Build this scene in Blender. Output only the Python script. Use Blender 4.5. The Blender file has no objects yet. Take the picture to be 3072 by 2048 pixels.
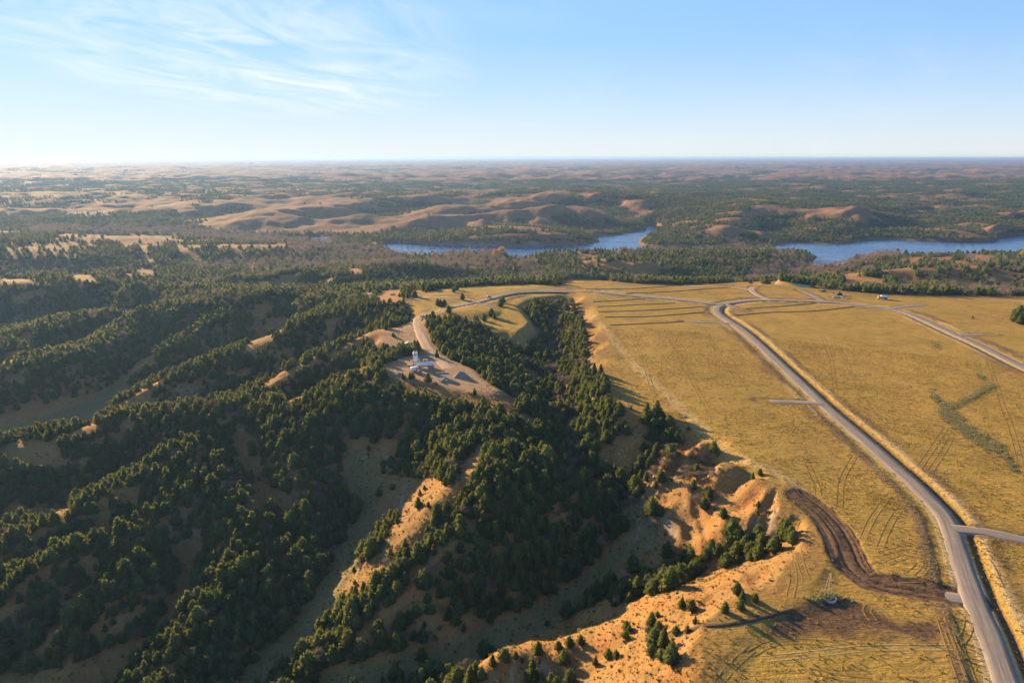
import bpy, math, random
import numpy as np
from mathutils import Vector, Matrix

random.seed(7); RNG = np.random.default_rng(11)
SC = bpy.context.scene
COL = SC.collection

# ------------------------------------------------------------------ camera
CAM_Z, PITCH, FPX = 115.0, math.radians(15.03), 2048.0     # focal length in pixels of a 3072 px wide frame
cam_data = bpy.data.cameras.new('camera'); cam = bpy.data.objects.new('camera', cam_data); COL.objects.link(cam)
cam.location = (0, 0, CAM_Z); cam.rotation_euler = (math.pi / 2 - PITCH, 0, 0)
cam_data.sensor_width = 36.0; cam_data.lens = 24.0; cam_data.clip_start = 1.0; cam_data.clip_end = 120000.0
SC.camera = cam

# ------------------------------------------------------------------ light
SUN_AZ, SUN_EL = -40.0, 12.6          # degrees, azimuth counted from +Y towards +X
w = bpy.data.worlds.new('World'); SC.world = w; w.use_nodes = True
nt = w.node_tree; N = nt.nodes; L = nt.links; N.clear()
wo = N.new('ShaderNodeOutputWorld'); bg = N.new('ShaderNodeBackground'); sky = N.new('ShaderNodeTexSky')
sky.sky_type = 'NISHITA'; sky.sun_disc = False
sky.sun_elevation = math.radians(SUN_EL); sky.sun_rotation = math.radians(SUN_AZ)
sky.altitude = 700; sky.air_density = 1.0; sky.dust_density = 0.1; sky.ozone_density = 2.0
bg.inputs['Strength'].default_value = 0.071
# thin cirrus: noise stretched along the wind, laid out on a flat layer high above the ground
tc = N.new('ShaderNodeTexCoord'); sep = N.new('ShaderNodeSeparateXYZ'); L.new(tc.outputs['Generated'], sep.inputs[0])
def wm(op, a, b=None, c=None, clamp=False):
    n = N.new('ShaderNodeMath'); n.operation = op; n.use_clamp = clamp
    for i, v in enumerate((a, b, c)):
        if v is None: continue
        if isinstance(v, (int, float)): n.inputs[i].default_value = v
        else: L.new(v, n.inputs[i])
    return n.outputs[0]
zc = wm('MAXIMUM', sep.outputs[2], 0.02)
den = wm('ADD', zc, 0.10)
px = wm('DIVIDE', sep.outputs[0], den); py = wm('DIVIDE', sep.outputs[1], den)
com = N.new('ShaderNodeCombineXYZ'); L.new(px, com.inputs[0]); L.new(py, com.inputs[1])
mp = N.new('ShaderNodeMapping'); L.new(com.outputs[0], mp.inputs[0])
mp.vector_type = 'TEXTURE'; mp.inputs['Rotation'].default_value = (0, 0, math.radians(-27)); mp.inputs['Scale'].default_value = (0.75, 1.7, 1)
n1 = N.new('ShaderNodeTexNoise'); n1.inputs['Scale'].default_value = 1.9; n1.inputs['Detail'].default_value = 9
n1.inputs['Roughness'].default_value = 0.62; n1.inputs['Distortion'].default_value = 1.1
L.new(mp.outputs[0], n1.inputs['Vector'])
n2 = N.new('ShaderNodeTexNoise'); n2.inputs['Scale'].default_value = 0.55; n2.inputs['Detail'].default_value = 2
L.new(com.outputs[0], n2.inputs['Vector'])
big = N.new('ShaderNodeMapRange'); L.new(n2.outputs[0], big.inputs[0])
big.inputs[1].default_value = 0.40; big.inputs[2].default_value = 0.62
# the cirrus field lies on one side of the sky, thinning out away from it
dx = wm('SUBTRACT', px, -1.5); dy = wm('SUBTRACT', py, 4.3)
fld = wm('SUBTRACT', 1.0, wm('MULTIPLY', wm('ADD', wm('MULTIPLY', dx, dx), wm('MULTIPLY', wm('MULTIPLY', dy, dy), 0.33)), 0.55), clamp=True)
cr = N.new('ShaderNodeMapRange'); L.new(n1.outputs[0], cr.inputs[0]); cr.inputs[1].default_value = 0.38; cr.inputs[2].default_value = 0.74
cl = wm('MULTIPLY', wm('MULTIPLY', cr.outputs[0], wm('ADD', wm('MULTIPLY', fld, 0.7), wm('MULTIPLY', big.outputs[0], 0.10))), 1.0, clamp=True)
# a pale veil of thin high haze, thickest low over the horizon all round
veil = N.new('ShaderNodeMapRange'); L.new(sep.outputs[2], veil.inputs[0]); veil.interpolation_type = 'SMOOTHERSTEP'
veil.inputs[1].default_value = -0.05; veil.inputs[2].default_value = 0.17; veil.inputs[3].default_value = 0.78; veil.inputs[4].default_value = 0.40
cool = N.new('ShaderNodeMix'); cool.data_type = 'RGBA'; cool.blend_type = 'MULTIPLY'; cool.inputs[0].default_value = 1.0
# soften the glare round the sun: c / (1 + c / 7) on every channel
sc_ = N.new('ShaderNodeVectorMath'); sc_.operation = 'MULTIPLY'; cv_ = N.new('ShaderNodeCombineXYZ'); L.new(sep.outputs[0], cv_.inputs[0]); L.new(sep.outputs[1], cv_.inputs[1]); L.new(wm('MAXIMUM', sep.outputs[2], 0.004), cv_.inputs[2]); L.new(cv_.outputs[0], sky.inputs[0])
L.new(sky.outputs[0], sc_.inputs[0]); sc_.inputs[1].default_value = (1 / 7,) * 3
ad_ = N.new('ShaderNodeVectorMath'); ad_.operation = 'ADD'; L.new(sc_.outputs[0], ad_.inputs[0]); ad_.inputs[1].default_value = (1, 1, 1)
dv_ = N.new('ShaderNodeVectorMath'); dv_.operation = 'DIVIDE'; L.new(sky.outputs[0], dv_.inputs[0]); L.new(ad_.outputs[0], dv_.inputs[1])
L.new(dv_.outputs[0], cool.inputs[6]); cool.inputs[7].default_value = (0.74, 0.92, 1.22, 1)
vc = N.new('ShaderNodeMix'); vc.data_type = 'RGBA'; vh = N.new('ShaderNodeMapRange'); L.new(sep.outputs[2], vh.inputs[0]); vh.inputs[1].default_value = 0.0; vh.inputs[2].default_value = 0.15; L.new(vh.outputs[0], vc.inputs[0]); vc.inputs[6].default_value = (4.2, 4.3, 4.2, 1); vc.inputs[7].default_value = (2.0, 3.6, 5.8, 1)
vm = N.new('ShaderNodeMix'); vm.data_type = 'RGBA'; L.new(cool.outputs[2], vm.inputs[6]); L.new(vc.outputs[2], vm.inputs[7]); vz = N.new('ShaderNodeMapRange'); L.new(sep.outputs[2], vz.inputs[0]); vz.interpolation_type = 'SMOOTHSTEP'; vz.inputs[1].default_value = 0.18; vz.inputs[2].default_value = 0.85; vz.inputs[3].default_value = 1.0; vz.inputs[4].default_value = 0.1; L.new(wm('MULTIPLY', veil.outputs[0], vz.outputs[0]), vm.inputs[0])
tint = N.new('ShaderNodeMix'); tint.data_type = 'RGBA'; tint.blend_type = 'MIX'
L.new(cl, tint.inputs[0]); L.new(vm.outputs[2], tint.inputs[6]); tint.inputs[7].default_value = (4.8, 4.85, 4.8, 1)
L.new(tint.outputs[2], bg.inputs['Color']); L.new(bg.outputs[0], wo.inputs[0])

sun_d = bpy.data.lights.new('sun', 'SUN'); sun = bpy.data.objects.new('sun', sun_d); COL.objects.link(sun)
sun_d.energy = 5.0; sun_d.angle = math.radians(0.53); sun_d.color = (1.0, 0.69, 0.36)
_a, _e = math.radians(SUN_AZ), math.radians(SUN_EL)
SUNV = Vector((math.sin(_a) * math.cos(_e), math.cos(_a) * math.cos(_e), math.sin(_e)))
sun.rotation_euler = SUNV.to_track_quat('Z', 'Y').to_euler(); sun.location = (-300, 400, 300)
vs = SC.view_settings; vs.view_transform = 'Standard'; vs.look = 'None'; vs.exposure = 1.7; vs.gamma = 1.0
vs.use_curve_mapping = False
cy = SC.cycles
cy.max_bounces = 4; cy.diffuse_bounces = 2; cy.glossy_bounces = 2; cy.transmission_bounces = 2; cy.volume_bounces = 0
cy.transparent_max_bounces = 6; cy.caustics_reflective = False; cy.caustics_refractive = False
cy.use_adaptive_sampling = True; cy.adaptive_threshold = 0.018; cy.use_denoising = True; cy.sample_clamp_indirect = 4.0

# ------------------------------------------------------------------ surveying helpers
SP, CP = math.sin(PITCH), math.cos(PITCH)
def at(u, v, z):
    """the ground point of height z that stands at frame position (u, v)"""
    s = (1024.0 - v) / FPX
    t = (CAM_Z - z) / (SP - s * CP)
    return ((u - 1536.0) / FPX * t, (CP + s * SP) * t, z)
def to_frame(x, y, z):
    zz = z - CAM_Z
    f = y * CP - zz * SP; up = y * SP + zz * CP
    f = np.where(f < 1, 1, f)
    return 1536.0 + x / f * FPX, 1024.0 - up / f * FPX

_P = RNG.permutation(4096).astype(np.int64); _P = np.concatenate([_P, _P])
_G = RNG.uniform(0, 2 * np.pi, 4096); _GX, _GY = np.cos(_G), np.sin(_G)
def perlin(x, y):
    xi = np.floor(x).astype(np.int64); yi = np.floor(y).astype(np.int64)
    xf = x - xi; yf = y - yi
    u = xf * xf * xf * (xf * (xf * 6 - 15) + 10); v = yf * yf * yf * (yf * (yf * 6 - 15) + 10)
    a0 = _P[xi & 4095]; a1 = _P[(xi + 1) & 4095]; y0 = yi & 4095; y1 = (yi + 1) & 4095
    def g(h, dx, dy): return _GX[h] * dx + _GY[h] * dy
    n00 = g(_P[a0 + y0], xf, yf); n10 = g(_P[a1 + y0], xf - 1, yf)
    n01 = g(_P[a0 + y1], xf, yf - 1); n11 = g(_P[a1 + y1], xf - 1, yf - 1)
    return (n00 * (1 - u) + n10 * u) * (1 - v) + (n01 * (1 - u) + n11 * u) * v
def fbm(x, y, o=4, gain=0.5):
    r = np.zeros_like(x); a = 1.0
    for i in range(o):
        r += a * perlin(x + 17.3 * i, y - 9.1 * i); x = x * 2.03; y = y * 2.03; a *= gain
    return r
def ridged(x, y, o=3, gain=0.5):
    r = np.zeros_like(x); a = 1.0; tot = 0
    for i in range(o):
        r += a * (1 - 2 * np.abs(perlin(x + 5.7 * i, y + 3.3 * i))); tot += a; x = x * 2.1; y = y * 2.1; a *= gain
    return r / tot
def sstep(a, b, x):
    t = np.clip((x - a) / (b - a), 0, 1); return t * t * (3 - 2 * t)
def seg_dist(x, y, pts, closed=False):
    """distance to a polyline and the parameter (in metres) along it"""
    p = np.asarray(pts, float)[:, :2]
    q = np.vstack([p, p[:1]]) if closed else p
    best = np.full(x.shape, 1e18); par = np.zeros(x.shape); acc = 0.0
    for i in range(len(q) - 1):
        ax, ay = q[i]; bx, by = q[i + 1]; dx, dy = bx - ax, by - ay; l2 = dx * dx + dy * dy + 1e-9
        t = np.clip(((x - ax) * dx + (y - ay) * dy) / l2, 0, 1)
        d = (x - ax - t * dx) ** 2 + (y - ay - t * dy) ** 2
        m = d < best; best[m] = d[m]; l = math.sqrt(l2); par[m] = acc + t[m] * l; acc += l
    return np.sqrt(best), par
def inside(x, y, pts):
    p = np.asarray(pts, float)[:, :2]; r = np.zeros(x.shape, bool); j = len(p) - 1
    for i in range(len(p)):
        (xi, yi), (xj, yj) = p[i], p[j]
        c = ((yi > y) != (yj > y)) & (x < (xj - xi) * (y - yi) / (yj - yi + 1e-12) + xi)
        r ^= c; j = i
    return r
def sdist(x, y, poly):
    d, _ = seg_dist(x, y, poly, True); return np.where(inside(x, y, poly), -d, d)
def spline(pts, step=6.0):
    """smooth polyline through points (Catmull-Rom), any dimension"""
    p = np.asarray(pts, float); out = []
    P = np.vstack([2 * p[0] - p[1], p, 2 * p[-1] - p[-2]])
    for i in range(1, len(P) - 2):
        n = max(2, int(np.linalg.norm(P[i + 1][:2] - P[i][:2]) / step))
        t = np.linspace(0, 1, n, endpoint=False)[:, None]
        out.append(0.5 * (2 * P[i] + (P[i + 1] - P[i - 1]) * t + (2 * P[i - 1] - 5 * P[i] + 4 * P[i + 1] - P[i + 2]) * t ** 2
                          + (3 * P[i] - P[i - 1] - 3 * P[i + 1] + P[i + 2]) * t ** 3))
    out.append(p[-1:]); return np.vstack(out)

# ------------------------------------------------------------------ the lie of the land: surveyed points on crests, spurs and valley floors
# x y z in quarter metres
SURVEY = ('''
271 2563 0;221 2543 0;170 2524 0;122 2503 0;79 2480 0;33 2444 0;-5 2405 0;-42 2365 0;-80 2324 -1;-117 2283 -3;-152 2240 -4;-187 2196 -5;-222 2151 -7;-248 2104 -8;-263 2053 -9;-271 2000 -11;-271 1942 -12;-266 1894 -12;
-257 1841 -12;-245 1788 -12;-234 1738 -12;-220 1673 -12;-206 1611 -12;-187 1556 -12;-145 1493 -14;-101 1442 -16;-67 1397 -18;-39 1354 -20;-17 1302 -24;-4 1250 -28;-6 1202 -30;-16 1160 -32;-26 1129 -32;-38 1101 -32;-58 1080 -32;
-69 1039 -38;-80 1003 -46;-92 978 -55;-117 973 -71;-140 973 -86;-150 944 -96;-156 913 -105;-32 1054 -32;-30 1006 -36;-36 977 -47;-45 948 -62;-55 924 -73;-70 908 -81;-84 899 -86;-98 888 -94;-110 874 -102;-121 853 -117;
-135 831 -131;-159 817 -145;-183 806 -158;-200 794 -170;-214 782 -181;-9 1125 -36;20 1094 -38;47 1064 -40;69 1039 -43;89 1018 -48;113 1006 -59;136 997 -72;159 994 -89;180 989 -104;-77 979 -63;-92 957 -71;-106 943 -83;-115 928 -95;
-124 914 -106;52 917 -108;25 888 -120;12 873 -124;35 900 -114;72 940 -97;86 961 -88;72 952 -89;46 931 -95;13 907 -103;-18 882 -111;-41 864 -118;-69 839 -131;-86 822 -143;-308 1261 -118;-292 1221 -139;-276 1179 -156;-264 1146 -167;
-258 1115 -176;-270 1080 -184;-285 1042 -192;-283 993 -193;-282 941 -194;-296 903 -207;-315 867 -222;-337 832 -232;-359 794 -240;-370 761 -244;-379 725 -248;-389 689 -252;179 2336 -24;176 2296 -27;173 2257 -30;170 2218 -34;
167 2175 -37;164 2125 -40;162 2093 -42;160 2058 -44;158 2020 -45;156 1981 -47;155 1941 -49;153 1901 -51;151 1863 -53;149 1828 -54;148 1795 -56;146 1751 -58;144 1710 -60;143 1672 -62;140 1616 -58;138 1582 -59;138 1562 -64;
132 1471 -53;130 1438 -57;129 1411 -67;123 1329 -53;121 1297 -59;120 1271 -69;117 1213 -64;118 1183 -69;125 1149 -78;136 1123 -88;149 1096 -93;176 1069 -96;197 1035 -93;207 992 -97;201 945 -102;185 928 -116;160 912 -131;
131 892 -143;103 872 -152;73 852 -160;39 829 -165;2 806 -169;-39 787 -174;-83 772 -181;-119 763 -185;-158 758 -191;-199 757 -200;-236 754 -211;-278 740 -221;-314 721 -230;-351 703 -240;241 1173 -10;225 1166 -21;210 1160 -32;
194 1154 -43;179 1151 -54;162 1151 -62;146 1152 -68;234 1126 -43;218 1115 -54;202 1107 -63;190 1105 -69;179 1105 -73;318 1181 -24;291 1136 -16;276 1132 -26;262 1119 -39;248 1105 -53;238 1094 -63;227 1080 -73;213 1062 -80;
199 1047 -90;310 1117 -14;293 1108 -23;277 1099 -33;264 1088 -43;251 1077 -52;242 1073 -60;233 1068 -67;329 1079 -19;302 1051 -19;283 1050 -32;265 1048 -45;245 1042 -58;223 1038 -74;202 1032 -90;315 1090 -29;291 1063 -26;
276 1063 -37;259 1058 -48;243 1052 -60;353 1069 -29;329 1035 -23;314 1024 -29;301 1011 -41;283 978 -44;272 958 -52;261 948 -61;245 954 -71;227 968 -83;344 1019 -29;338 1011 -35;316 959 -21;307 951 -30;297 943 -39;376 991 -24;
351 958 -18;335 944 -22;321 936 -31;307 929 -40;291 929 -48;276 931 -56;387 953 -10;364 943 -17;340 928 -22;296 918 -46;281 920 -56;267 925 -63;251 937 -69;238 948 -76;228 944 -83;221 935 -90;259 907 -68;254 907 -74;239 906 -87;
229 903 -94;343 857 -20;321 858 -31;301 859 -42;283 859 -54;267 858 -66;254 863 -78;241 867 -90;320 889 -39;301 888 -49;283 887 -59;267 884 -69;254 884 -79;367 803 -24;348 805 -33;329 810 -44;308 821 -58;284 826 -69;263 828 -81;
243 829 -94;222 834 -106;203 841 -117;191 849 -125;181 857 -130;212 874 -104;198 874 -112;183 871 -119;167 862 -128;152 858 -141;347 736 -8;324 734 -14;300 733 -20;273 731 -27;246 730 -36;218 733 -48;195 742 -63;182 746 -73;
172 749 -80;147 776 -103;135 785 -111;121 792 -119;105 795 -131;87 803 -148;198 640 -26;189 661 -35;178 678 -45;159 682 -57;138 685 -70;120 694 -79;103 706 -90;88 699 -91;73 696 -97;54 686 -100;29 688 -108;4 690 -116;-14 686 -121;
-31 685 -129;80 656 -96;61 661 -103;40 667 -111;16 674 -117;32 664 -123;55 647 -113;64 628 -100;40 654 -123;2 667 -133;129 612 -56;105 626 -76;84 637 -92;73 636 -98;66 632 -101;114 582 -54;132 576 -40;150 570 -27;13 774 -164;
41 770 -156;67 763 -143;100 775 -139;108 778 -135;83 778 -146;-4 757 -164;-39 748 -171;-73 745 -180;-96 743 -185;23 604 -120;-28 644 -158;-52 649 -163;-35 643 -156;-1 627 -138;39 598 -108;71 567 -79;85 545 -63;61 534 -77;
13 535 -111;-12 530 -128;1 514 -115;30 491 -89;66 466 -58;98 442 -30;-170 1396 -16;-213 1392 -22;-255 1387 -28;-287 1376 -33;-326 1367 -38;-364 1371 -45;-412 1384 -55;-462 1399 -64;-513 1415 -73;-566 1428 -80;-624 1437 -86;
-667 1429 -87;-723 1437 -95;-779 1448 -104;-824 1448 -109;-892 1449 -118;-949 1444 -128;-1007 1418 -139;-1058 1393 -148;-1092 1391 -152;-1129 1393 -156;-1170 1389 -161;-1219 1384 -166;-1268 1379 -172;-528 1374 -92;-511 1341 -102;
-493 1305 -112;-476 1271 -122;-459 1241 -130;-434 1201 -142;-413 1171 -152;-396 1139 -162;-380 1106 -171;-607 1382 -126;-587 1350 -141;-557 1301 -151;-535 1271 -157;-509 1237 -162;-483 1203 -168;-461 1175 -175;-436 1143 -183;
-413 1113 -190;-389 1081 -196;-658 1276 -110;-677 1244 -123;-696 1211 -135;-713 1182 -145;-733 1163 -154;-754 1151 -161;-784 1128 -174;-815 1104 -186;-840 1084 -193;-868 1069 -202;-900 1049 -209;-932 1027 -214;-624 1084 -165;
-664 1057 -172;-704 1035 -181;-733 1016 -186;-758 996 -192;-778 968 -199;-796 940 -205;-810 919 -211;-828 904 -221;-584 1195 -129;-556 1173 -136;-524 1147 -141;-493 1118 -144;-471 1090 -149;-458 1054 -157;-457 1021 -168;
-454 984 -172;-450 953 -180;-453 927 -188;-466 899 -198;-484 871 -208;-501 845 -218;-517 818 -228;-525 790 -236;-532 762 -244;-572 1062 -211;-553 1025 -226;-539 984 -237;-548 946 -245;-564 909 -255;-575 870 -269;-583 826 -280;
-695 1150 -175;-734 1123 -188;-774 1099 -202;-812 1073 -213;-847 1049 -224;-877 1031 -233;-904 1013 -241;-800 1348 -181;-832 1309 -197;-860 1264 -209;-891 1231 -220;-949 1219 -230;-1004 1218 -236;-1038 1205 -242;-1065 1191 -248;
-672 988 -227;-691 963 -236;-711 938 -247;-730 910 -258;-747 878 -266;-606 976 -193;-626 952 -200;-645 927 -208;-664 897 -220;-682 865 -232;-679 808 -264;-712 825 -260;-747 844 -256;-783 864 -252;-812 877 -245;-838 887 -241;
-862 895 -244;-886 871 -249;-888 824 -258;-847 783 -264;-827 776 -264;-802 770 -264;-773 764 -264;-741 758 -263;-707 753 -263;-670 748 -262;-632 743 -261;-593 738 -260;-554 734 -259;-516 729 -258;-480 724 -257;-445 719 -256;
-384 1875 -20;-418 1849 -32;-458 1833 -48;-507 1813 -67;-553 1778 -85;-592 1735 -105;-624 1688 -121;-645 1630 -124;-680 1617 -140;-317 1568 -20;-347 1558 -27;-380 1543 -36;-427 1508 -52;-473 1478 -68;-499 1476 -80;-520 1483 -92;
-413 1775 -72;-471 1760 -100;-524 1739 -124;-563 1701 -139;-598 1658 -153;-582 2142 -133;-645 2074 -158;-705 2008 -181;-756 1940 -197;-811 1877 -211;-857 1841 -219;-910 1810 -228;-959 1778 -234;-1035 1743 -243;-1138 1758 -267;
-1231 1759 -280;-1316 1743 -284;-1377 1728 -287;-1442 1711 -289;-1502 1688 -290;-386 2307 -12;-420 2280 -18;-462 2280 -30;-511 2283 -44;-564 2271 -57;-616 2232 -65;-679 2181 -80;-721 2148 -96;-763 2087 -110;-806 2031 -126;
-843 1979 -137;-908 1918 -154;-961 1875 -166;-1009 1839 -180;-1045 1812 -192;-1069 1810 -202;-1086 1811 -210;-891 2678 -136;-902 2560 -160;-933 2478 -187;-983 2389 -197;-1052 2338 -212;-1107 2288 -227;-1153 2219 -237;
-1195 2129 -241;-1273 2082 -261;-1313 2012 -265;-1363 1947 -272;-1412 1887 -277;-1485 1820 -278;-1560 1764 -278;-1050 2509 -117;-1105 2450 -136;-1151 2389 -154;-1179 2327 -170;-1202 2276 -187;-1210 2223 -197;-1218 2177 -206;
-1240 2526 -167;-1275 2476 -182;-1300 2410 -195;-1321 2337 -210;-1330 2256 -224;-1323 2183 -237;-1312 2116 -250;-1166 2608 -100;-1234 2582 -128;-1291 2515 -150;-1334 2449 -164;-1367 2355 -172;-1390 2266 -178;-1399 2158 -185;
-1405 2073 -191;-1435 2019 -201;-1467 1977 -211;-1484 1934 -220;-1503 1889 -229;-1535 1839 -238;-1580 1796 -251;-1588 2865 -214;-1616 2697 -215;-1650 2559 -222;-1687 2503 -237;-1704 2423 -245;-1704 2327 -246;-1758 2273 -266;
-1808 2217 -284;-837 2643 -88;-948 2702 -90;-1030 2671 -77;-1141 2689 -78;-1263 2738 -93;-1315 2688 -107;-1364 2625 -120;-1459 2595 -124;-1663 2756 -167;-1722 2719 -170;-1742 2649 -170;-1747 2579 -181;-1741 2496 -195;
-1725 2377 -206;-1674 2207 -200;-1701 2145 -211;-1735 2094 -220;-1903 3085 -210;-2040 3055 -226;-2169 3015 -242;-2336 2910 -265;-2345 2844 -268;-2278 2879 -262;-2158 2928 -250;-1999 2972 -231;-1831 3016 -209;-1661 3032 -183;
-1645 3283 -210;-1577 3343 -203;-1568 3375 -200;-1602 3379 -201;-1664 3372 -204;-1750 3354 -208;-1853 3324 -213;-1911 3189 -198;-2026 3137 -202;-2168 3116 -213;-2317 3099 -225;-2452 3066 -233;-2582 3039 -242;-2702 3018 -250;
-2666 3187 -160;-2560 3200 -156;-2452 3220 -153;-2315 3232 -147;-2170 3249 -143;-2053 3243 -140;-1947 3265 -144;-1781 3167 -127;-1623 3118 -122;-1448 2994 -104;-1339 2985 -111;-1237 2982 -120;-1971 3853 -216;-1841 3810 -213;
-1705 3766 -211;-1569 3723 -208;-1440 3680 -206;-1305 3592 -195;-1209 3562 -193;-1009 3490 -190;-845 3387 -179;-896 3374 -176;-955 3393 -177;-1036 3422 -180;-1136 3459 -183;-1251 3503 -187;-1374 3538 -189;-1516 3604 -196;
-1658 3659 -200;-1802 3714 -205;-1923 3728 -203;-2082 3820 -215;-2212 3867 -219;-2330 3908 -223;-2433 3942 -226;-2517 3966 -228;-2757 3999 -232;-2867 3961 -230;-2974 3921 -228;-3119 3901 -229;-3262 3879 -231;-3404 3856 -232;
-923 3489 -140;-818 3528 -128;-715 3580 -120;-621 3674 -122;-530 3769 -132;-441 3823 -152;-354 3866 -176;-1468 3559 -152;-1356 3619 -155;-1226 3624 -151;-1105 3619 -150;-1003 3658 -160;-2242 3680 -160;-2135 3688 -154;
-2033 3698 -152;-1970 3756 -166;-1867 3727 -168;-4168 4660 -112;-3966 4716 -120;-3765 4772 -129;-3592 4799 -136;-3427 4758 -143;-3274 4671 -152;-3126 4599 -164;-2959 4514 -178;-2798 4439 -193;-3951 5580 -160;-3770 5562 -153;
-3596 5544 -148;-3435 5532 -147;-3293 5508 -152;-3182 5447 -166;-3084 5374 -184;-2884 5209 -192;-2718 5234 -192;-2548 5249 -192;-2370 5230 -192;-2181 5209 -192;-1974 5216 -193;-1752 5241 -196;-1595 5268 -199;-1432 5302 -204;
-1269 5336 -208;-2538 4677 -240;-2348 4692 -239;-2168 4724 -240;-1992 4761 -240;-1815 4771 -240;-1621 4673 -240;-1436 4601 -240;-1162 4756 -242;-1158 4864 -244;-1228 4849 -244;-1319 4825 -244;-1430 4794 -244;-1556 4756 -243;
-1695 4714 -243;-1845 4667 -243;-2003 4617 -242;-2165 4566 -242;-2324 4506 -240;-2492 4462 -241;-2651 4412 -241;-2798 4356 -239;-2947 4320 -240;-2354 4547 -209;-2402 4694 -201;-2446 4832 -192;-2050 4670 -216;-2126 4796 -204;
-2201 4921 -192;-3659 6638 -252;-3477 6594 -252;-3295 6549 -252;-3115 6505 -252;-2937 6464 -252;-2769 6445 -252;-2607 6441 -252;-2442 6414 -252;-2262 6325 -252;-2147 6233 -252;-2022 6112 -251;-1893 5973 -251;-1763 5824 -250;
-1637 5673 -250;-1519 5530 -249;-1414 5404 -248;-1283 5235 -246;-1166 5065 -244;-1062 4910 -242;-970 4785 -241;-891 4708 -240;-732 4759 -244;-690 4925 -248;-856 5039 -248;-1099 5154 -248;-464 3670 -184;-361 3781 -193;
-260 3872 -200;-177 3900 -200;-70 3917 -200;47 3952 -202;187 3994 -205;326 4036 -208;419 4647 -208;559 4571 -204;699 4529 -200;844 4594 -200;982 4687 -200;1089 4749 -198;1200 4792 -196;1347 4803 -191;1507 4802 -188;1664 4805 -191;
1822 4821 -200;1982 4878 -220;2141 4948 -244;472 4224 -168;604 4125 -163;724 4049 -160;810 4044 -163;886 4062 -168;-77 4357 -192;-160 4226 -186;-237 4166 -184;-278 4248 -190;-312 4393 -199;-347 4538 -208;139 4424 -224;
230 4337 -222;342 4236 -220;420 4159 -219;511 4067 -217;608 3983 -216;706 3931 -216;838 3928 -218;975 3968 -221;1116 4012 -224;1266 4055 -228;1420 4103 -233;1556 4131 -236;1721 4133 -238;1840 4083 -236;1891 3953 -226;
1916 3787 -212;1888 3510 -177;1964 3408 -172;2079 3326 -168;2190 3238 -160;2304 3204 -159;2429 3187 -160;2572 3148 -156;2720 3106 -152;1197 4321 -208;1324 4373 -207;1452 4426 -206;1563 4463 -208;1685 4478 -218;1790 4476 -232;
1617 3443 -132;1658 3371 -106;1711 3331 -88;1789 3382 -90;1963 3582 -119;2043 3583 -114;2135 3584 -109;2255 3630 -112;2413 3664 -111;2552 3674 -108;2651 3671 -106;2752 3648 -104;2903 3599 -100;3069 3540 -96;2264 4331 -216;
2371 4343 -214;2485 4347 -212;2623 4336 -207;2772 4297 -200;2927 4202 -189;3085 4088 -176;2440 4429 -216;2503 4403 -205;2561 4383 -196;2599 4387 -195;2636 4383 -196;2688 4324 -193;2754 4273 -188;2848 4302 -180;2939 4337 -172;
3002 4331 -170;3038 4281 -168;3009 4133 -160;3005 3984 -152;3133 3938 -151;3302 3921 -152;-1373 6524 -224;-1220 6732 -204;-1084 6900 -184;-1010 6937 -168;-936 7001 -157;-780 7159 -147;-612 7340 -138;-497 7511 -129;-392 7681 -121;
-256 7722 -107;-122 7704 -94;-21 7652 -87;88 7670 -92;248 7582 -100;417 7539 -111;572 7609 -112;708 7624 -110;813 7529 -119;912 7452 -136;1017 7396 -156;1118 7358 -174;1221 7432 -188;1336 7626 -208;-544 7391 -146;-460 7400 -156;
-328 7230 -166;-191 7208 -192;-68 7187 -210;52 7222 -231;-913 6806 -227;-778 6941 -219;-640 7112 -217;-474 7211 -215;-309 7431 -226;-214 7928 -208;-55 8062 -212;94 8161 -216;216 8157 -220;329 8118 -224;-622 6191 -216;
-417 6291 -190;-237 6369 -168;-155 6398 -158;-62 6371 -156;89 6295 -161;273 6188 -171;417 6104 -180;496 6054 -188;540 6045 -200;635 6068 -222;739 6106 -248;82 7332 -224;148 7338 -205;226 7325 -182;337 7391 -156;478 7511 -141;
651 7544 -144;815 7414 -147;963 7390 -164;1100 7329 -185;1239 7269 -212;1389 7287 -248;-516 7872 -192;-316 7979 -187;-101 8052 -184;163 8021 -186;438 7963 -192;688 7942 -200;933 7928 -208;-154 8914 -160;62 8996 -156;275 8958 -146;
477 8983 -149;703 8921 -152;1002 8856 -159;1306 8653 -158;-2312 7526 -221;-2136 7564 -206;-2000 7733 -210;-1813 7712 -219;-1592 7561 -224;549 7384 -208;599 7341 -218;649 7297 -228;926 7254 -224;974 7221 -231;1024 7198 -239;
-1796 8557 -200;-1497 8710 -206;-1222 8879 -208;-1016 9096 -196;-833 9329 -180;-784 8334 -96;-629 8314 -84;-463 8327 -72;-265 8446 -59;-66 8584 -48;105 8662 -43;267 8726 -40;374 9297 -38;556 9342 -23;754 9618 -28;916 9454 -32;
1085 9293 -46;1269 9048 -63;1455 8825 -79;1605 8664 -84;1795 8828 -104;729 9272 -124;945 9167 -133;1140 8996 -140;1294 8840 -157;1415 8553 -167;-2028 8693 -120;-1793 8911 -102;-1555 9115 -88;-1311 9276 -82;-1065 9424 -80;
-1902 7358 -160;-1722 7370 -150;-1550 7377 -144;-1403 7370 -150;-1263 7358 -160;1697 6046 -244;1774 6106 -216;1856 6162 -192;1953 6216 -175;2056 6272 -170;2136 6290 -185;2192 6190 -201;2297 6093 -225;2416 5990 -252;1669 6580 -192;
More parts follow.
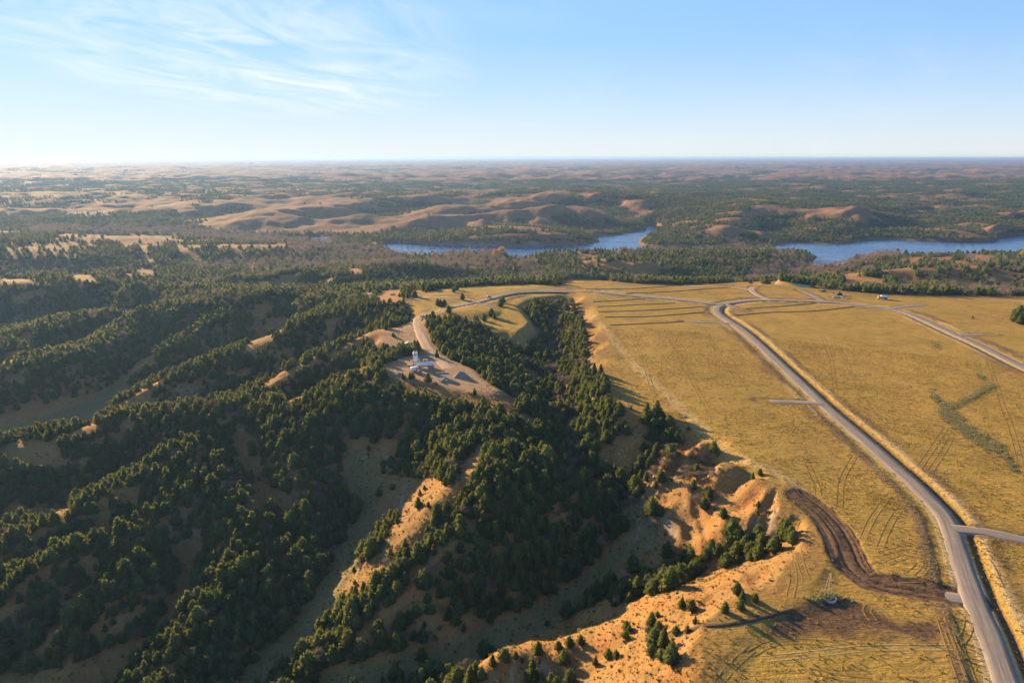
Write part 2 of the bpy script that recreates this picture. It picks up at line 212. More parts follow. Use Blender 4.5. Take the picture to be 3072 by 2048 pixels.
1776 6643 -175;1894 6712 -160;2046 6800 -151;2210 6895 -144;1930 7358 -160;2073 7491 -144;2216 7624 -128;2386 7224 -104;2613 7642 -88;2750 7804 -68;2777 7720 -80;2803 7538 -100;2966 7400 -118;3128 7254 -120;3309 7419 -104;
3453 7587 -82;3501 7565 -69;3561 7547 -72;3536 7237 -79;3594 7065 -105;2692 7296 -200;2755 7144 -195;2910 7221 -207;2983 7067 -188;3141 7115 -184;2142 6174 -238;2362 6431 -242;2547 6615 -240;2682 6743 -236;2799 6847 -232;
2513 6372 -248;2662 6499 -224;2831 6629 -200;3076 6775 -172;3302 6903 -148;3403 6981 -135;3476 7026 -132;3627 7079 -140;3738 7040 -160;3743 6918 -187;3662 6650 -214;3602 6419 -244;3414 6615 -240;3572 6733 -236;3711 6816 -228;
4085 7193 -232;4305 7305 -228;4523 7405 -224;4739 7467 -222;4953 7517 -220;3600 6218 -252;3780 6366 -228;3938 6490 -208;4033 6565 -196;4100 6580 -192;4156 6487 -196;4217 6371 -208;4309 6322 -226;4412 6290 -248;4485 6540 -232;
4542 6522 -204;4622 6523 -180;4750 6582 -171;4947 6661 -168;5148 6707 -167;5390 6753 -168;5631 6799 -168;-5503 8557 -200;-5568 8877 -177;-5654 9234 -152;-5739 9590 -127;-5804 9910 -104;-5827 10157 -85;-5789 10295 -72;
-5637 10285 -66;-5397 10127 -67;-5111 9886 -74;-4824 9625 -81;-4579 9409 -88;-4333 9196 -95;-4113 8988 -103;-3903 8780 -112;-3717 8641 -125;-5355 8454 -192;-5388 8893 -154;-5324 9204 -128;-4972 9127 -134;-4524 8921 -152;
-3947 7895 -224;-3883 8261 -210;-3747 8497 -195;-3527 8644 -202;-3235 8661 -208;-3440 7296 -200;-3168 7358 -172;-2897 7419 -144;-2664 7520 -120;-2507 7717 -106;-2367 7890 -92;-2238 8094 -80;-2973 6851 -232;-2895 7067 -198;
-2784 7248 -168;-2564 7303 -148;-2328 7365 -136;-2211 7738 -144;-2036 7896 -134;-2552 6787 -232;-2427 6931 -204;-2301 7045 -184;-2169 7081 -182;-2033 7058 -192;-1891 6969 -210;-1746 6851 -232;
''')
LAKE_Z = -65.0
MEADOW = [at(u, v, 0)[:2] for u, v in [(1700,866),(1742,905),(1775,960),(1792,1010),(1796,1060),(1800,1110),(1812,1170),(1850,1225),(1930,1250),
  (2040,1270),(2110,1330),(2190,1400),(2270,1440),(2330,1480),(2390,1540),(2425,1610),(2400,1690),(2330,1750),(2220,1800),(2150,1860),(2090,1960),(2070,2060),(2040,2300),
  (2200,2600),(3600,2600),(4600,1500),(3900,905),(3072,893),(2850,890),(2700,888),(2580,882),(2520,874),(2450,862),(2330,846),(2250,846),(2130,850),(2040,857),(1900,855),(1820,842),(1750,838),(1690,846),(1600,850)]]
NORTHM = [at(u, v, -0.5)[:2] for u, v in [(1700,866),(1600,850),(1450,850),(1345,856),(1290,870),(1235,890),(1232,915),(1250,945),(1300,948),(1360,950),(1420,960),(1480,982),(1535,995),(1575,998),(1592,980),(1612,958),(1595,935),(1560,915),(1600,890),(1680,885)]]
PAD = [at(u, v, -3.5)[:2] for u, v in [(1173,1085),(1220,1070),(1286,1064),(1330,1070),(1415,1108),(1455,1145),(1500,1172),(1480,1182),(1420,1178),(1360,1165),(1297,1148),(1242,1133),(1187,1135),(1150,1120)]]
SHOULD = [at(u, v, -4)[:2] for u, v in [(1145,992),(1214,966),(1250,960),(1262,1012),(1270,1035),(1240,1045),(1180,1035),(1115,1022)]]
LAKE = [at(u, v, LAKE_Z)[:2] for u, v in [(1150,730),(1195,729),(1300,736),(1420,739),(1530,740),(1640,738),(1740,733),(1797,726),(1788,716),(1800,708),(1850,707),(1900,697),(1938,690),(1932,677),(1958,674),(1985,684),(2008,687),
  (1962,700),(1932,712),(1915,728),(1930,738),(1975,742),(2050,739),(2092,739),(2270,741),(2320,738),(2372,728),(2450,731),(2490,732),(2530,732),(2590,723),(2640,719),(2690,719),(2730,722),(2900,726),(2985,724),(3000,713),(3072,706),(3500,690),
  (3600,770),(3300,790),(3072,778),(2990,776),(2900,774),(2820,778),(2720,774),(2640,764),(2606,766),(2594,774),(2570,785),(2530,803),(2470,812),(2425,808),(2430,790),(2448,772),(2410,753),(2310,752),(2180,758),(2060,760),(1900,764),(1800,768),(1700,768),(1640,772),(1590,782),(1565,790),(1530,784),(1500,772),(1420,768),(1300,770),(1200,764),(1140,752)]]
POOLS = [[at(u, v, LAKE_Z + 1)[:2] for u, v in p] for p in (
  [(836,711),(900,709),(960,707),(985,716),(996,728),(960,727),(940,719),(880,717)], [(650,712),(690,709),(716,711),(690,714)],
  [(188,693),(218,692),(217,698),(188,699)], [(268,698),(300,689),(326,684),(322,696),(290,700)],
  [(2700,652),(2790,652),(2780,656),(2700,655)], [(2990,675),(3072,671),(3072,678),(3010,679)])]

def base_far(x, y):
    r = np.hypot(x, y)
    b = np.interp(r, [0, 1500, 2600, 4500, 8000, 15000, 27000, 40000, 90000], [-52, -54, -44, -26, -8, 8, 26, 46, 46])
    return b
def hills_far(x, y):
    r = np.hypot(x, y)
    wx = x + 160 * fbm(x / 900, y / 900, 2); wy = y + 160 * fbm(x / 900 + 40, y / 900 - 7, 2)
    h = fbm(wx / 430, wy / 300, 4, 0.55) * 30 + ridged(wx / 2300 + 3, wy / 1700, 2) * 14
    amp = np.interp(r, [0, 2500, 5000, 12000, 26000, 33000, 36000], [0.8, 1.0, 1.1, 1.2, 1.2, 0.5, 0.12])
    return base_far(x, y) + h * amp

# scattered-data interpolation of the surveyed lines
_pts = [np.array([[int(k) for k in q.split()] for q in SURVEY.replace('\n', '').split(';') if q.strip()], float) / 4.0]
gx, gy = np.meshgrid(np.arange(-60, 700, 45.0), np.arange(70, 720, 45.0)); gx = gx.ravel(); gy = gy.ravel()
m = sdist(gx, gy, MEADOW) < -8
_pts.append(np.stack([gx[m], gy[m], np.zeros(m.sum())], 1))
m = sdist(gx, gy, NORTHM) < -6
_pts.append(np.stack([gx[m], gy[m], np.full(m.sum(), -0.5)], 1))
_pts.append(np.array([[x, y, 0.0] for x, y in np.array(MEADOW)[:24]])); 
# far and outer anchors
th = np.radians(np.linspace(-75, 75, 26))
for rr in (3300, 4100, 5200):
    X, Y = rr * np.sin(th), rr * np.cos(th); _pts.append(np.stack([X, Y, hills_far(X, Y)], 1))
X, Y = RNG.uniform(-900, -500, 12), RNG.uniform(-300, 500, 12); _pts.append(np.stack([X, Y, np.full(12, -58.0)], 1))
CP3 = np.vstack(_pts)
_, ui = np.unique(np.round(CP3[:, :2] / 3.0), axis=0, return_index=True); CP3 = CP3[ui]
c2 = (2.0 + 0.007 * np.hypot(CP3[:, 0], CP3[:, 1])) ** 2
D2 = (CP3[:, None, 0] - CP3[None, :, 0]) ** 2 + (CP3[:, None, 1] - CP3[None, :, 1]) ** 2
A = np.sqrt(D2 + c2[None, :]); n_ = len(CP3)
A[np.arange(n_), np.arange(n_)] -= 0.35                      # a little smoothing
zm = -40.0
WT = np.linalg.solve(A, CP3[:, 2] - zm)
def rbf(x, y):
    sh = x.shape; x = x.ravel(); y = y.ravel(); o = np.empty(len(x))
    X = CP3[:, 0].astype(np.float32); Y = CP3[:, 1].astype(np.float32); C = c2.astype(np.float32)
    for i in range(0, len(x), 20000):
        a = x[i:i + 20000, None].astype(np.float32) - X; b = y[i:i + 20000, None].astype(np.float32) - Y
        a *= a; b *= b; a += b; a += C; np.sqrt(a, out=a); o[i:i + 20000] = a.astype(np.float64) @ WT
    return (o + zm).reshape(sh)
class Raster:
    def __init__(s, x0, x1, y0, y1, h):
        s.x0, s.y0, s.h = x0, y0, h
        s.X, s.Y = np.meshgrid(np.arange(x0, x1 + h, h), np.arange(y0, y1 + h, h)); s.ny, s.nx = s.X.shape
        s.Z = None
    def get(s, Z, x, y):
        fx = np.clip((x - s.x0) / s.h, 0, s.nx - 1.001); fy = np.clip((y - s.y0) / s.h, 0, s.ny - 1.001)
        i = fx.astype(int); j = fy.astype(int); a = fx - i; b = fy - j
        def cub(p0, p1, p2, p3, t): return p1 + 0.5 * t * (p2 - p0 + t * (2 * p0 - 5 * p1 + 4 * p2 - p3 + t * (3 * (p1 - p2) + p3 - p0)))
        rows = []
        for dj in (-1, 0, 1, 2):
            jj = np.clip(j + dj, 0, s.ny - 1); v = [Z[jj, np.clip(i + di, 0, s.nx - 1)] for di in (-1, 0, 1, 2)]
            rows.append(cub(*v, a))
        return cub(*rows, b)
RN = Raster(-620, 760, 60, 1000, 3.4); RM = Raster(-3400, 3600, 0, 4600, 22.0)
RN.Z = rbf(RN.X, RN.Y); RM.Z = rbf(RM.X, RM.Y)
def blur(Z, k):
    ker = np.hanning(2 * k + 3)[1:-1]; ker /= ker.sum()
    P = np.pad(Z, ((k, k), (k, k)), mode='edge')
    P = sum(ker[i] * P[i:i + Z.shape[0], :] for i in range(2 * k + 1))
    return sum(ker[i] * P[:, i:i + Z.shape[1]] for i in range(2 * k + 1))
for R in (RN, RM):
    gyy, gxx = np.gradient(R.Z, R.h); R.S = blur(np.hypot(gxx, gyy), 2)
RN.REL = RN.Z - blur(RN.Z, 13); RM.REL = RM.Z - blur(RM.Z, 7)

def nearmask(x, y):                                       # 1 inside the fine raster
    return np.clip(np.minimum(np.minimum(x + 620, 760 - x), np.minimum(y - 60, 1000 - y)) / 90.0, 0, 1)
def midmask(x, y):
    return np.clip(np.minimum(np.minimum(x + 3400, 3600 - x), np.minimum(y + 40, 4600 - y)) / 800.0, 0, 1) * (np.hypot(x, y) < 6000)
def base_mix(x, y, fn, fm, ff):
    a = nearmask(x, y); b = midmask(x, y); a = a * a * (3 - 2 * a); b = b * b * (3 - 2 * b)
    r = np.empty_like(x); out = b < 1
    r[:] = 0
    if out.any(): r[out] = ff(x[out], y[out])
    ins = b > 0
    if ins.any(): r[ins] = r[ins] * (1 - b[ins]) + RM.get(fm, x[ins], y[ins]) * b[ins]
    ins = a > 0
    if ins.any(): r[ins] = r[ins] * (1 - a[ins]) + RN.get(fn, x[ins], y[ins]) * a[ins]
    return r
def slope_of(x, y): return base_mix(x, y, RN.S, RM.S, lambda x, y: np.full_like(x, 0.2))
def rel_of(x, y): return base_mix(x, y, RN.REL, RM.REL, lambda x, y: hills_far(x, y) - base_far(x, y) - 4)

# roads: (name, width, points)  surfaces lie a little above the graded ground
ROADS = [
 ('road', 5.6, [(3120,2330),(3023,2048),(2966,1889),(2928,1803),(2885,1684),(2856,1589),(2833,1541),(2794,1498),(2732,1436),(2675,1388),(2632,1350),(2567,1294),(2480,1220),(2419,1163),(2354,1102),(2276,1029),(2224,985),(2180,955),(2156,938),(2150,925),(2163,913),(2198,905),(2254,899),(2311,898),(2380,900),(2463,903),(2528,908),(2597,916),(2671,926),(2724,939),(2789,966),(2863,1000),(2919,1024),(2984,1055),(3072,1098),(3300,1200)]),
 ('road', 5.6, [(2190,906),(2147,910),(2081,902),(1970,892),(1859,883),(1785,876),(1711,873),(1644,871),(1600,871),(1556,874),(1512,882),(1467,894),(1423,905),(1379,917),(1335,928),(1290,941),(1262,950)]),
 ('dirt_road', 6.5, [(1276,945),(1257,955),(1254,965),(1256,984),(1266,1012),(1278,1034),(1294,1056),(1318,1078),(1345,1097)]),
 ('driveway', 5.0, [(2862,1580),(2952,1588),(3072,1612),(3300,1660)]),
 ('driveway', 4.6, [(2198,967),(2159,967),(2110,965),(2050,963)]),
 ('driveway', 4.6, [(2468,1209),(2430,1206),(2350,1203),(2280,1199)]),
 ('driveway', 4.6, [(2668,927),(2700,921),(2728,916.5),(2790,913)]),
 ('driveway', 4.6, [(2868,1003),(2930,1003),(2985,1002)]),
 ('driveway', 4.8, [(2930,1794),(2899,1789),(2840,1780),(2775,1769)]),
 ('driveway', 4.2, [(2176,908),(2206,921),(2240,929)]),
 ('driveway', 5.0, [(1423,905),(1462,912),(1500,918)]),
 ('dirt_road', 6.0, [(2311,898),(2285,889),(2263,876),(2256,868),(2263,857),(2289,847)]),
 ('dirt_road', 5.5, [(2258,870),(2215,862),(2137,857),(2050,855)]),
 ('driveway', 6.0, [(2475,902),(2450,890),(2432,880),(2395,867)]),
 ('dirt_road', 5.5, [(1412,901),(1380,896),(1330,894),(1280,893),(1246,896)]),
]
HAUL = [(2400,1488),(2412,1498),(2456,1531),(2499,1579),(2527,1627),(2551,1684),(2589,1722),(2642,1746),(2713,1758),(2785,1770),(2860,1782),(2908,1790)]
def zplan(u, v): return -3.5 if (u < 1340 and v > 948 and u > 1000) else (-1.5 if u < 1420 else 0.0)
ROADW = [(n, wd, spline([at(u, v, zplan(u, v)) for u, v in p], 5.0)) for n, wd, p in ROADS]
HAULW = spline([at(u, v, 0) for u, v in HAUL], 4.0)
TRAIL = spline([at(u, v, 0) for u, v in [(1748,916),(1822,998),(1933,1127),(2007,1190),(2099,1282),(2199,1367),(2322,1412),(2403,1479)]], 6.0)
SOILP = [at(u, v, 0)[:2] for u, v in [(2380,1826),(2470,1812),(2590,1806),(2610,1840),(2700,1868),(2840,1888),(2760,1898),(2620,1894),(2380,1898),(2320,1886),(2350,1850)]]
BASIN = [at(u, v, -1)[:2] for u, v in [(2335,842),(2360,850),(2400,862),(2432,862),(2436,854),(2415,846),(2370,840)]]
LASTROAD = None
def road_dist(x, y, main=False, side=False):
    best = np.full(x.shape, 1e9); half = np.full(x.shape, 3.0)
    for n, wd, p in ROADW:
        if (main and n != 'road') or (side and n == 'road'): continue
        bx = (x > p[:, 0].min() - 40) & (x < p[:, 0].max() + 40) & (y > p[:, 1].min() - 40) & (y < p[:, 1].max() + 40)
        if not bx.any(): continue
        d, _ = seg_dist(x[bx], y[bx], p[::2] if len(p) > 6 else p); d = d - wd / 2
        b = best[bx]; mm = d < b; b[mm] = d[mm]; best[bx] = b
    return best

def offset_line(p, d):
    p = np.asarray(p)[:, :2]; t = np.gradient(p, axis=0); t /= np.linalg.norm(t, axis=1)[:, None] + 1e-9
    return p + np.stack([t[:, 1], -t[:, 0]], 1) * d
DITCH = [offset_line(ROADW[0][2], 5.1), offset_line(ROADW[1][2], -5.0)]     # one ditch, on the lee side of each road
LEFTSTRIP = offset_line(ROADW[0][2], -8.6)
def ditch_dist(x, y): return np.minimum(seg_dist(x, y, DITCH[0][::2])[0], seg_dist(x, y, DITCH[1][::2])[0])
def height(x, y, full=True):
    x = np.asarray(x, float); y = np.asarray(y, float)
    r = np.hypot(x, y)
    z = base_mix(x, y, RN.Z, RM.Z, hills_far)
    s = slope_of(x, y)
    flat = np.zeros_like(x)
    nb = (x > -300) & (x < 1400) & (y > -100) & (y < 800)
    if nb.any():
        xa, ya = x[nb], y[nb]
        wob = 5 * fbm(xa / 28, ya / 28, 3)
        dm = sdist(xa, ya, MEADOW) + wob; dn = sdist(xa, ya, NORTHM) + wob * 0.6
        dp = sdist(xa, ya, PAD); ds = sdist(xa, ya, SHOULD)
        fm_ = 1 - sstep(-14, 3, dm); fn_ = 1 - sstep(-8, 2, dn)
        fp_ = 1 - sstep(-2, 6, dp); fs_ = 1 - sstep(-5, 3, ds)
        und = 0.7 * fbm(xa / 140, ya / 140, 2)
        za = z[nb]
        za = za * (1 - fm_) + (und - 0.3) * fm_
        za = za * (1 - fn_) + (np.clip(za, -2.2, 0.3)) * fn_
        za = za * (1 - fs_) + np.clip(za, -5, -2.5) * fs_
        za = za * (1 - fp_) + (-3.4) * fp_
        z[nb] = za; flat[nb] = np.clip(np.maximum(np.maximum(fm_, fn_), np.maximum(fp_, fs_)), 0, 1)
    if full:
        amp = (1 - flat) * np.clip((s - 0.05) * 2.4, 0.10, 1.0) * np.interp(r, [0, 900, 3500, 5000], [1, 1.2, 2.0, 0])
        wx = x + 6 * fbm(x / 30, y / 30, 2); wy = y + 6 * fbm(x / 30 + 9, y / 30, 2)
        z = z + amp * (ridged(wx / 46, wy / 60, 3, 0.5) * 3.9 - 2.0)
        z = z + amp * np.interp(r, [0, 500, 1100], [1, 0.8, 0]) * (ridged(wx / 15 + 3, wy / 19, 3, 0.55) * 1.7 - 0.85 + 0.6 * fbm(x / 5, y / 5, 2))
        bl = np.exp(-(((x - 72) / 45) ** 2 + ((y - 245) / 70) ** 2)) * (1 - flat); z = z + bl * (ridged((x * 0.80 - y * 0.60) / 11 + 2.0 * fbm(x / 40, y / 40, 2), (x * 0.6 + y * 0.8) / 60, 2, 0.5) * 3.4 - 2.0)
        fa = np.interp(r, [0, 900, 1500, 2000, 4600, 6000], [0, 0.15, 0.25, 1, 1, 0]) * np.clip(np.maximum(s * 5, np.interp(r, [1500, 2600], [0.3, 0.75])), 0.3, 1)
        z = z + fa * (fbm(wx / 190, wy / 140, 3, 0.5) * 21 + ridged(wx / 120 + 7, wy / 95, 2) * 3.5 - 1)
        # road grading with ditches on both sides
        if nb.any():
            xa, ya = x[nb], y[nb]
            rd = road_dist(xa, ya, True); za = z[nb]; rda = road_dist(xa, ya); za -= 0.12 * (1 - sstep(0.2, 1.0, rda))
            near = rd < 16
            if near.any():
                d = rd[near]
                prof = np.interp(d, [-5, 0.0, 0.6, 2.2, 3.6, 5.2, 7.5, 10], [-0.15, -0.15, -0.18, -0.24, -0.18, 0.16, 0.16, 0.0])
                far = np.interp(np.hypot(xa[near], ya[near]), [0, 500, 700], [1, 1, 0.75])
                za[near] += prof * far * np.where(flat[nb][near] > 0.4, 1, 0.4) * sstep(-0.3, 1.8, road_dist(xa[near], ya[near], side=True))
            dd_ = ditch_dist(xa, ya); za -= 0.75 * (1 - sstep(0.5, 1.9, dd_)) * sstep(-0.3, 1.8, road_dist(xa, ya, side=True)) * (flat[nb] > 0.4)
            capz = np.where(dm < 90, 0.35 - 0.035 * np.clip(dm + 8, 0, 200), 1e3); capz = np.where(dn < 4, 1.0, capz); near_m = dm < 90; za = np.where(near_m & (za > capz), capz + 0.25 * np.tanh(za - capz) * 0.6, za)
            hd, _ = seg_dist(xa, ya, HAULW)
            za -= 0.45 * (1 - sstep(3.0, 6.5, hd))
            bd = sdist(xa, ya, BASIN); bY = np.array(BASIN)[:, 1]; za = np.where(bd < 5, za * sstep(0, 5, bd) + (1 - sstep(0, 5, bd)) * (-1.0 + 1.6 * np.clip((ya - bY.min()) / (bY.max() - bY.min()), 0, 1)), za)
            z[nb] = za
    # water bodies
    lk = (y > 900) & (y < 3200) & (np.abs(x) < 2600)
    if lk.any():
        xa, ya, za = x[lk], y[lk], z[lk]
        d = sdist(xa, ya, LAKE)
        for p in POOLS: d = np.minimum(d, sdist(xa, ya, p))
        up = LAKE_Z + 0.4 + np.clip(d, 0, 400) * 0.06
        za = np.where(d > 0, np.maximum(za, np.minimum(up, LAKE_Z + 6)), np.minimum(za, LAKE_Z - 0.4 - np.clip(-d, 0, 40) * 0.1))
        bank = (d > 0) & (d < 30) & (za > LAKE_Z + 9)
        za = np.where(bank, LAKE_Z + 9 + (za - LAKE_Z - 9) * sstep(0, 30, d), za)
        z[lk] = za
    else: pass
    return z
def hit(us, vs):
    """where the lines of sight through frame positions meet the ground"""
    us = np.atleast_1d(np.asarray(us, float)); vs_ = np.atleast_1d(np.asarray(vs, float))
    s = (1024.0 - vs_) / FPX; dx = (us - 1536.0) / FPX; dy = CP + s * SP; dz = -SP + s * CP
    t = np.full(us.shape, 70.0); lo = t.copy(); done = np.zeros(us.shape, bool)
    for _ in range(620):
        a = ~done
        if not a.any(): break
        zz = height(dx[a] * t[a], dy[a] * t[a]); below = CAM_Z + dz[a] * t[a] < zz
        idx = np.where(a)[0]; done[idx[below]] = True
        go = idx[~below]; lo[go] = t[go]; t[go] *= 1.008
    hi = t.copy()
    for _ in range(12):
        mid = (lo + hi) / 2; below = CAM_Z + dz * mid < height(dx * mid, dy * mid)
        hi = np.where(below, mid, hi); lo = np.where(below, lo, mid)
    x, y = dx * hi, dy * hi
    return np.stack([x, y, height(x, y)], 1)

RM.F = height(RM.X.ravel(), RM.Y.ravel()).reshape(RM.X.shape); RM.REL = RM.F - blur(RM.F, 4)
# ------------------------------------------------------------------ terrain sheet
def mesh_from(name, V, F, mats=(), smooth=False):
    me = bpy.data.meshes.new(name); V = np.asarray(V, np.float32); F = np.asarray(F, np.int32)
    k = F.shape[1]; me.vertices.add(len(V)); me.vertices.foreach_set('co', V.ravel())
    me.loops.add(F.size); me.loops.foreach_set('vertex_index', F.ravel())
    me.polygons.add(len(F)); me.polygons.foreach_set('loop_start', np.arange(0, F.size, k, dtype=np.int32))
    if smooth: me.polygons.foreach_set('use_smooth', np.ones(len(F), bool))
    me.update(calc_edges=True)
    for m_ in mats: me.materials.append(m_)
    return me
rr = [62.0]
while rr[-1] < 5200: rr.append(rr[-1] * 1.0052)
while rr[-1] < 44000: rr.append(rr[-1] * 1.013)
rr = np.array(rr)
fine = np.radians(np.linspace(-43, 43, 690)); coarse = np.radians(np.linspace(43, 317, 70)[1:-1])
tt = np.concatenate([fine, coarse]); nr, na = len(rr), len(tt)
R_, T_ = np.meshgrid(rr, tt, indexing='ij')
TX, TY = (R_ * np.sin(T_)).ravel(), (R_ * np.cos(T_)).ravel()
TZ = height(TX, TY)
idx = np.arange(nr * na).reshape(nr, na)
a = idx[:-1]; b = idx[1:]
F = np.stack([a, np.roll(a, -1, 1), np.roll(b, -1, 1), b], -1).reshape(-1, 4)[:, ::-1]
cap = np.stack([np.full(na, nr * na), idx[0], np.roll(idx[0], -1)], 1)[:, ::-1]
V = np.stack([TX, TY, TZ], 1); V = np.vstack([V, [[0, 0, float(height(np.array([0.0]), np.array([62.0]))[0])]]])

TZG = TZ.reshape(nr, na); LR = np.log(rr); NF = len(fine); NROW1 = np.searchsorted(rr, 5200)
def ground_z(x, y):
    """height read back from the finished sheet (in front of the camera)"""
    r = np.log(np.maximum(np.hypot(x, y), 62.0)); f = np.interp(r, LR, np.arange(nr)); i = np.clip(f.astype(int), 0, nr - 2); a_ = f - i
    g = np.clip((np.arctan2(x, y) - fine[0]) / (fine[1] - fine[0]), 0, NF - 1.001); j = g.astype(int); b_ = g - j
    return (TZG[i, j] * (1 - b_) + TZG[i, j + 1] * b_) * (1 - a_) + (TZG[i + 1, j] * (1 - b_) + TZG[i + 1, j + 1] * b_) * a_
height_slow = height
def height(x, y, full=True): return ground_z(np.asarray(x, float), np.asarray(y, float))
# ------------------------------------------------------------------ materials
class NT:
    """small helper round a material's node tree"""
    def __init__(s, name):
        s.m = bpy.data.materials.new(name); s.m.use_nodes = True; s.t = s.m.node_tree; s.t.nodes.clear()
        s.out = s.t.nodes.new('ShaderNodeOutputMaterial')
    def n(s, kind, **kw):
        x = s.t.nodes.new('ShaderNode' + kind)
        for k, v in kw.items(): setattr(x, k, v)
        return x
    def l(s, a, b): s.t.links.new(a, b)
    def put(s, sock, v):
        if hasattr(v, 'is_linked') or hasattr(v, 'links'): s.l(v, sock)
        elif isinstance(v, tuple) and len(v) == 3 and sock.type == 'RGBA': sock.default_value = (*v, 1)
        else: sock.default_value = v
    def noise(s, scale, detail=4, rough=0.55, vec=None, dist=0.0):
        x = s.n('TexNoise'); x.inputs['Scale'].default_value = scale; x.inputs['Detail'].default_value = detail
        x.inputs['Roughness'].default_value = rough; x.inputs['Distortion'].default_value = dist
        if vec is not None: s.l(vec, x.inputs['Vector'])
        return x.outputs[0]
    def mapr(s, v, a, b, c=0.0, d=1.0):
        x = s.n('MapRange'); s.l(v, x.inputs[0]); x.inputs[1].default_value = a; x.inputs[2].default_value = b
        x.inputs[3].default_value = c; x.inputs[4].default_value = d; return x.outputs[0]
    def math(s, op, a, b=0.0, clamp=False):
        x = s.n('Math', operation=op); x.use_clamp = clamp; s.put(x.inputs[0], a); s.put(x.inputs[1], b); return x.outputs[0]
    def mix(s, f, a, b, mode='MIX'):
        x = s.n('Mix', data_type='RGBA', blend_type=mode); s.put(x.inputs[0], f); s.put(x.inputs[6], a); s.put(x.inputs[7], b); return x.outputs[2]
    def bump(s, h, strength=0.5, dist=0.3, normal=None):
        x = s.n('Bump'); x.inputs['Strength'].default_value = strength; x.inputs['Distance'].default_value = dist; s.l(h, x.inputs['Height'])
        if normal is not None: s.l(normal, x.inputs['Normal'])
        return x.outputs[0]
    def pos(s): return s.n('NewGeometry').outputs['Position']
    def scaled(s, vec, sc, rot=0.0):
        x = s.n('Mapping'); s.l(vec, x.inputs[0]); x.inputs['Scale'].default_value = sc; x.inputs['Rotation'].default_value = (0, 0, rot); return x.outputs[0]
    def bsdf(s, col, rough=0.8, spec=0.2, normal=None, metallic=0.0):
        x = s.n('BsdfPrincipled'); s.put(x.inputs['Base Color'], col); s.put(x.inputs['Roughness'], rough)
        x.inputs['Specular IOR Level'].default_value = spec; x.inputs['Metallic'].default_value = metallic
        if normal is not None: s.l(normal, x.inputs['Normal'])
        s.l(x.outputs[0], s.out.inputs[0]); return x
def plain(name, col, rough=0.6, spec=0.3, metallic=0.0, var=0.12, scale=1.5, bump=0.0):
    """paint, metal, rubber: one colour with grime"""
    t = NT(name); tc_ = t.n('TexCoord').outputs['Object']
    n = t.noise(scale, 5, 0.6, tc_)
    c = t.mix(t.mapr(n, 0.3, 0.75), tuple(k * (1 - var) for k in col), tuple(min(1, k * (1 + var)) for k in col))
    nn = t.bump(t.noise(scale * 9, 3, 0.6, tc_), 0.4, bump) if bump else None
    t.bsdf(c, rough, spec, nn, metallic); return t.m

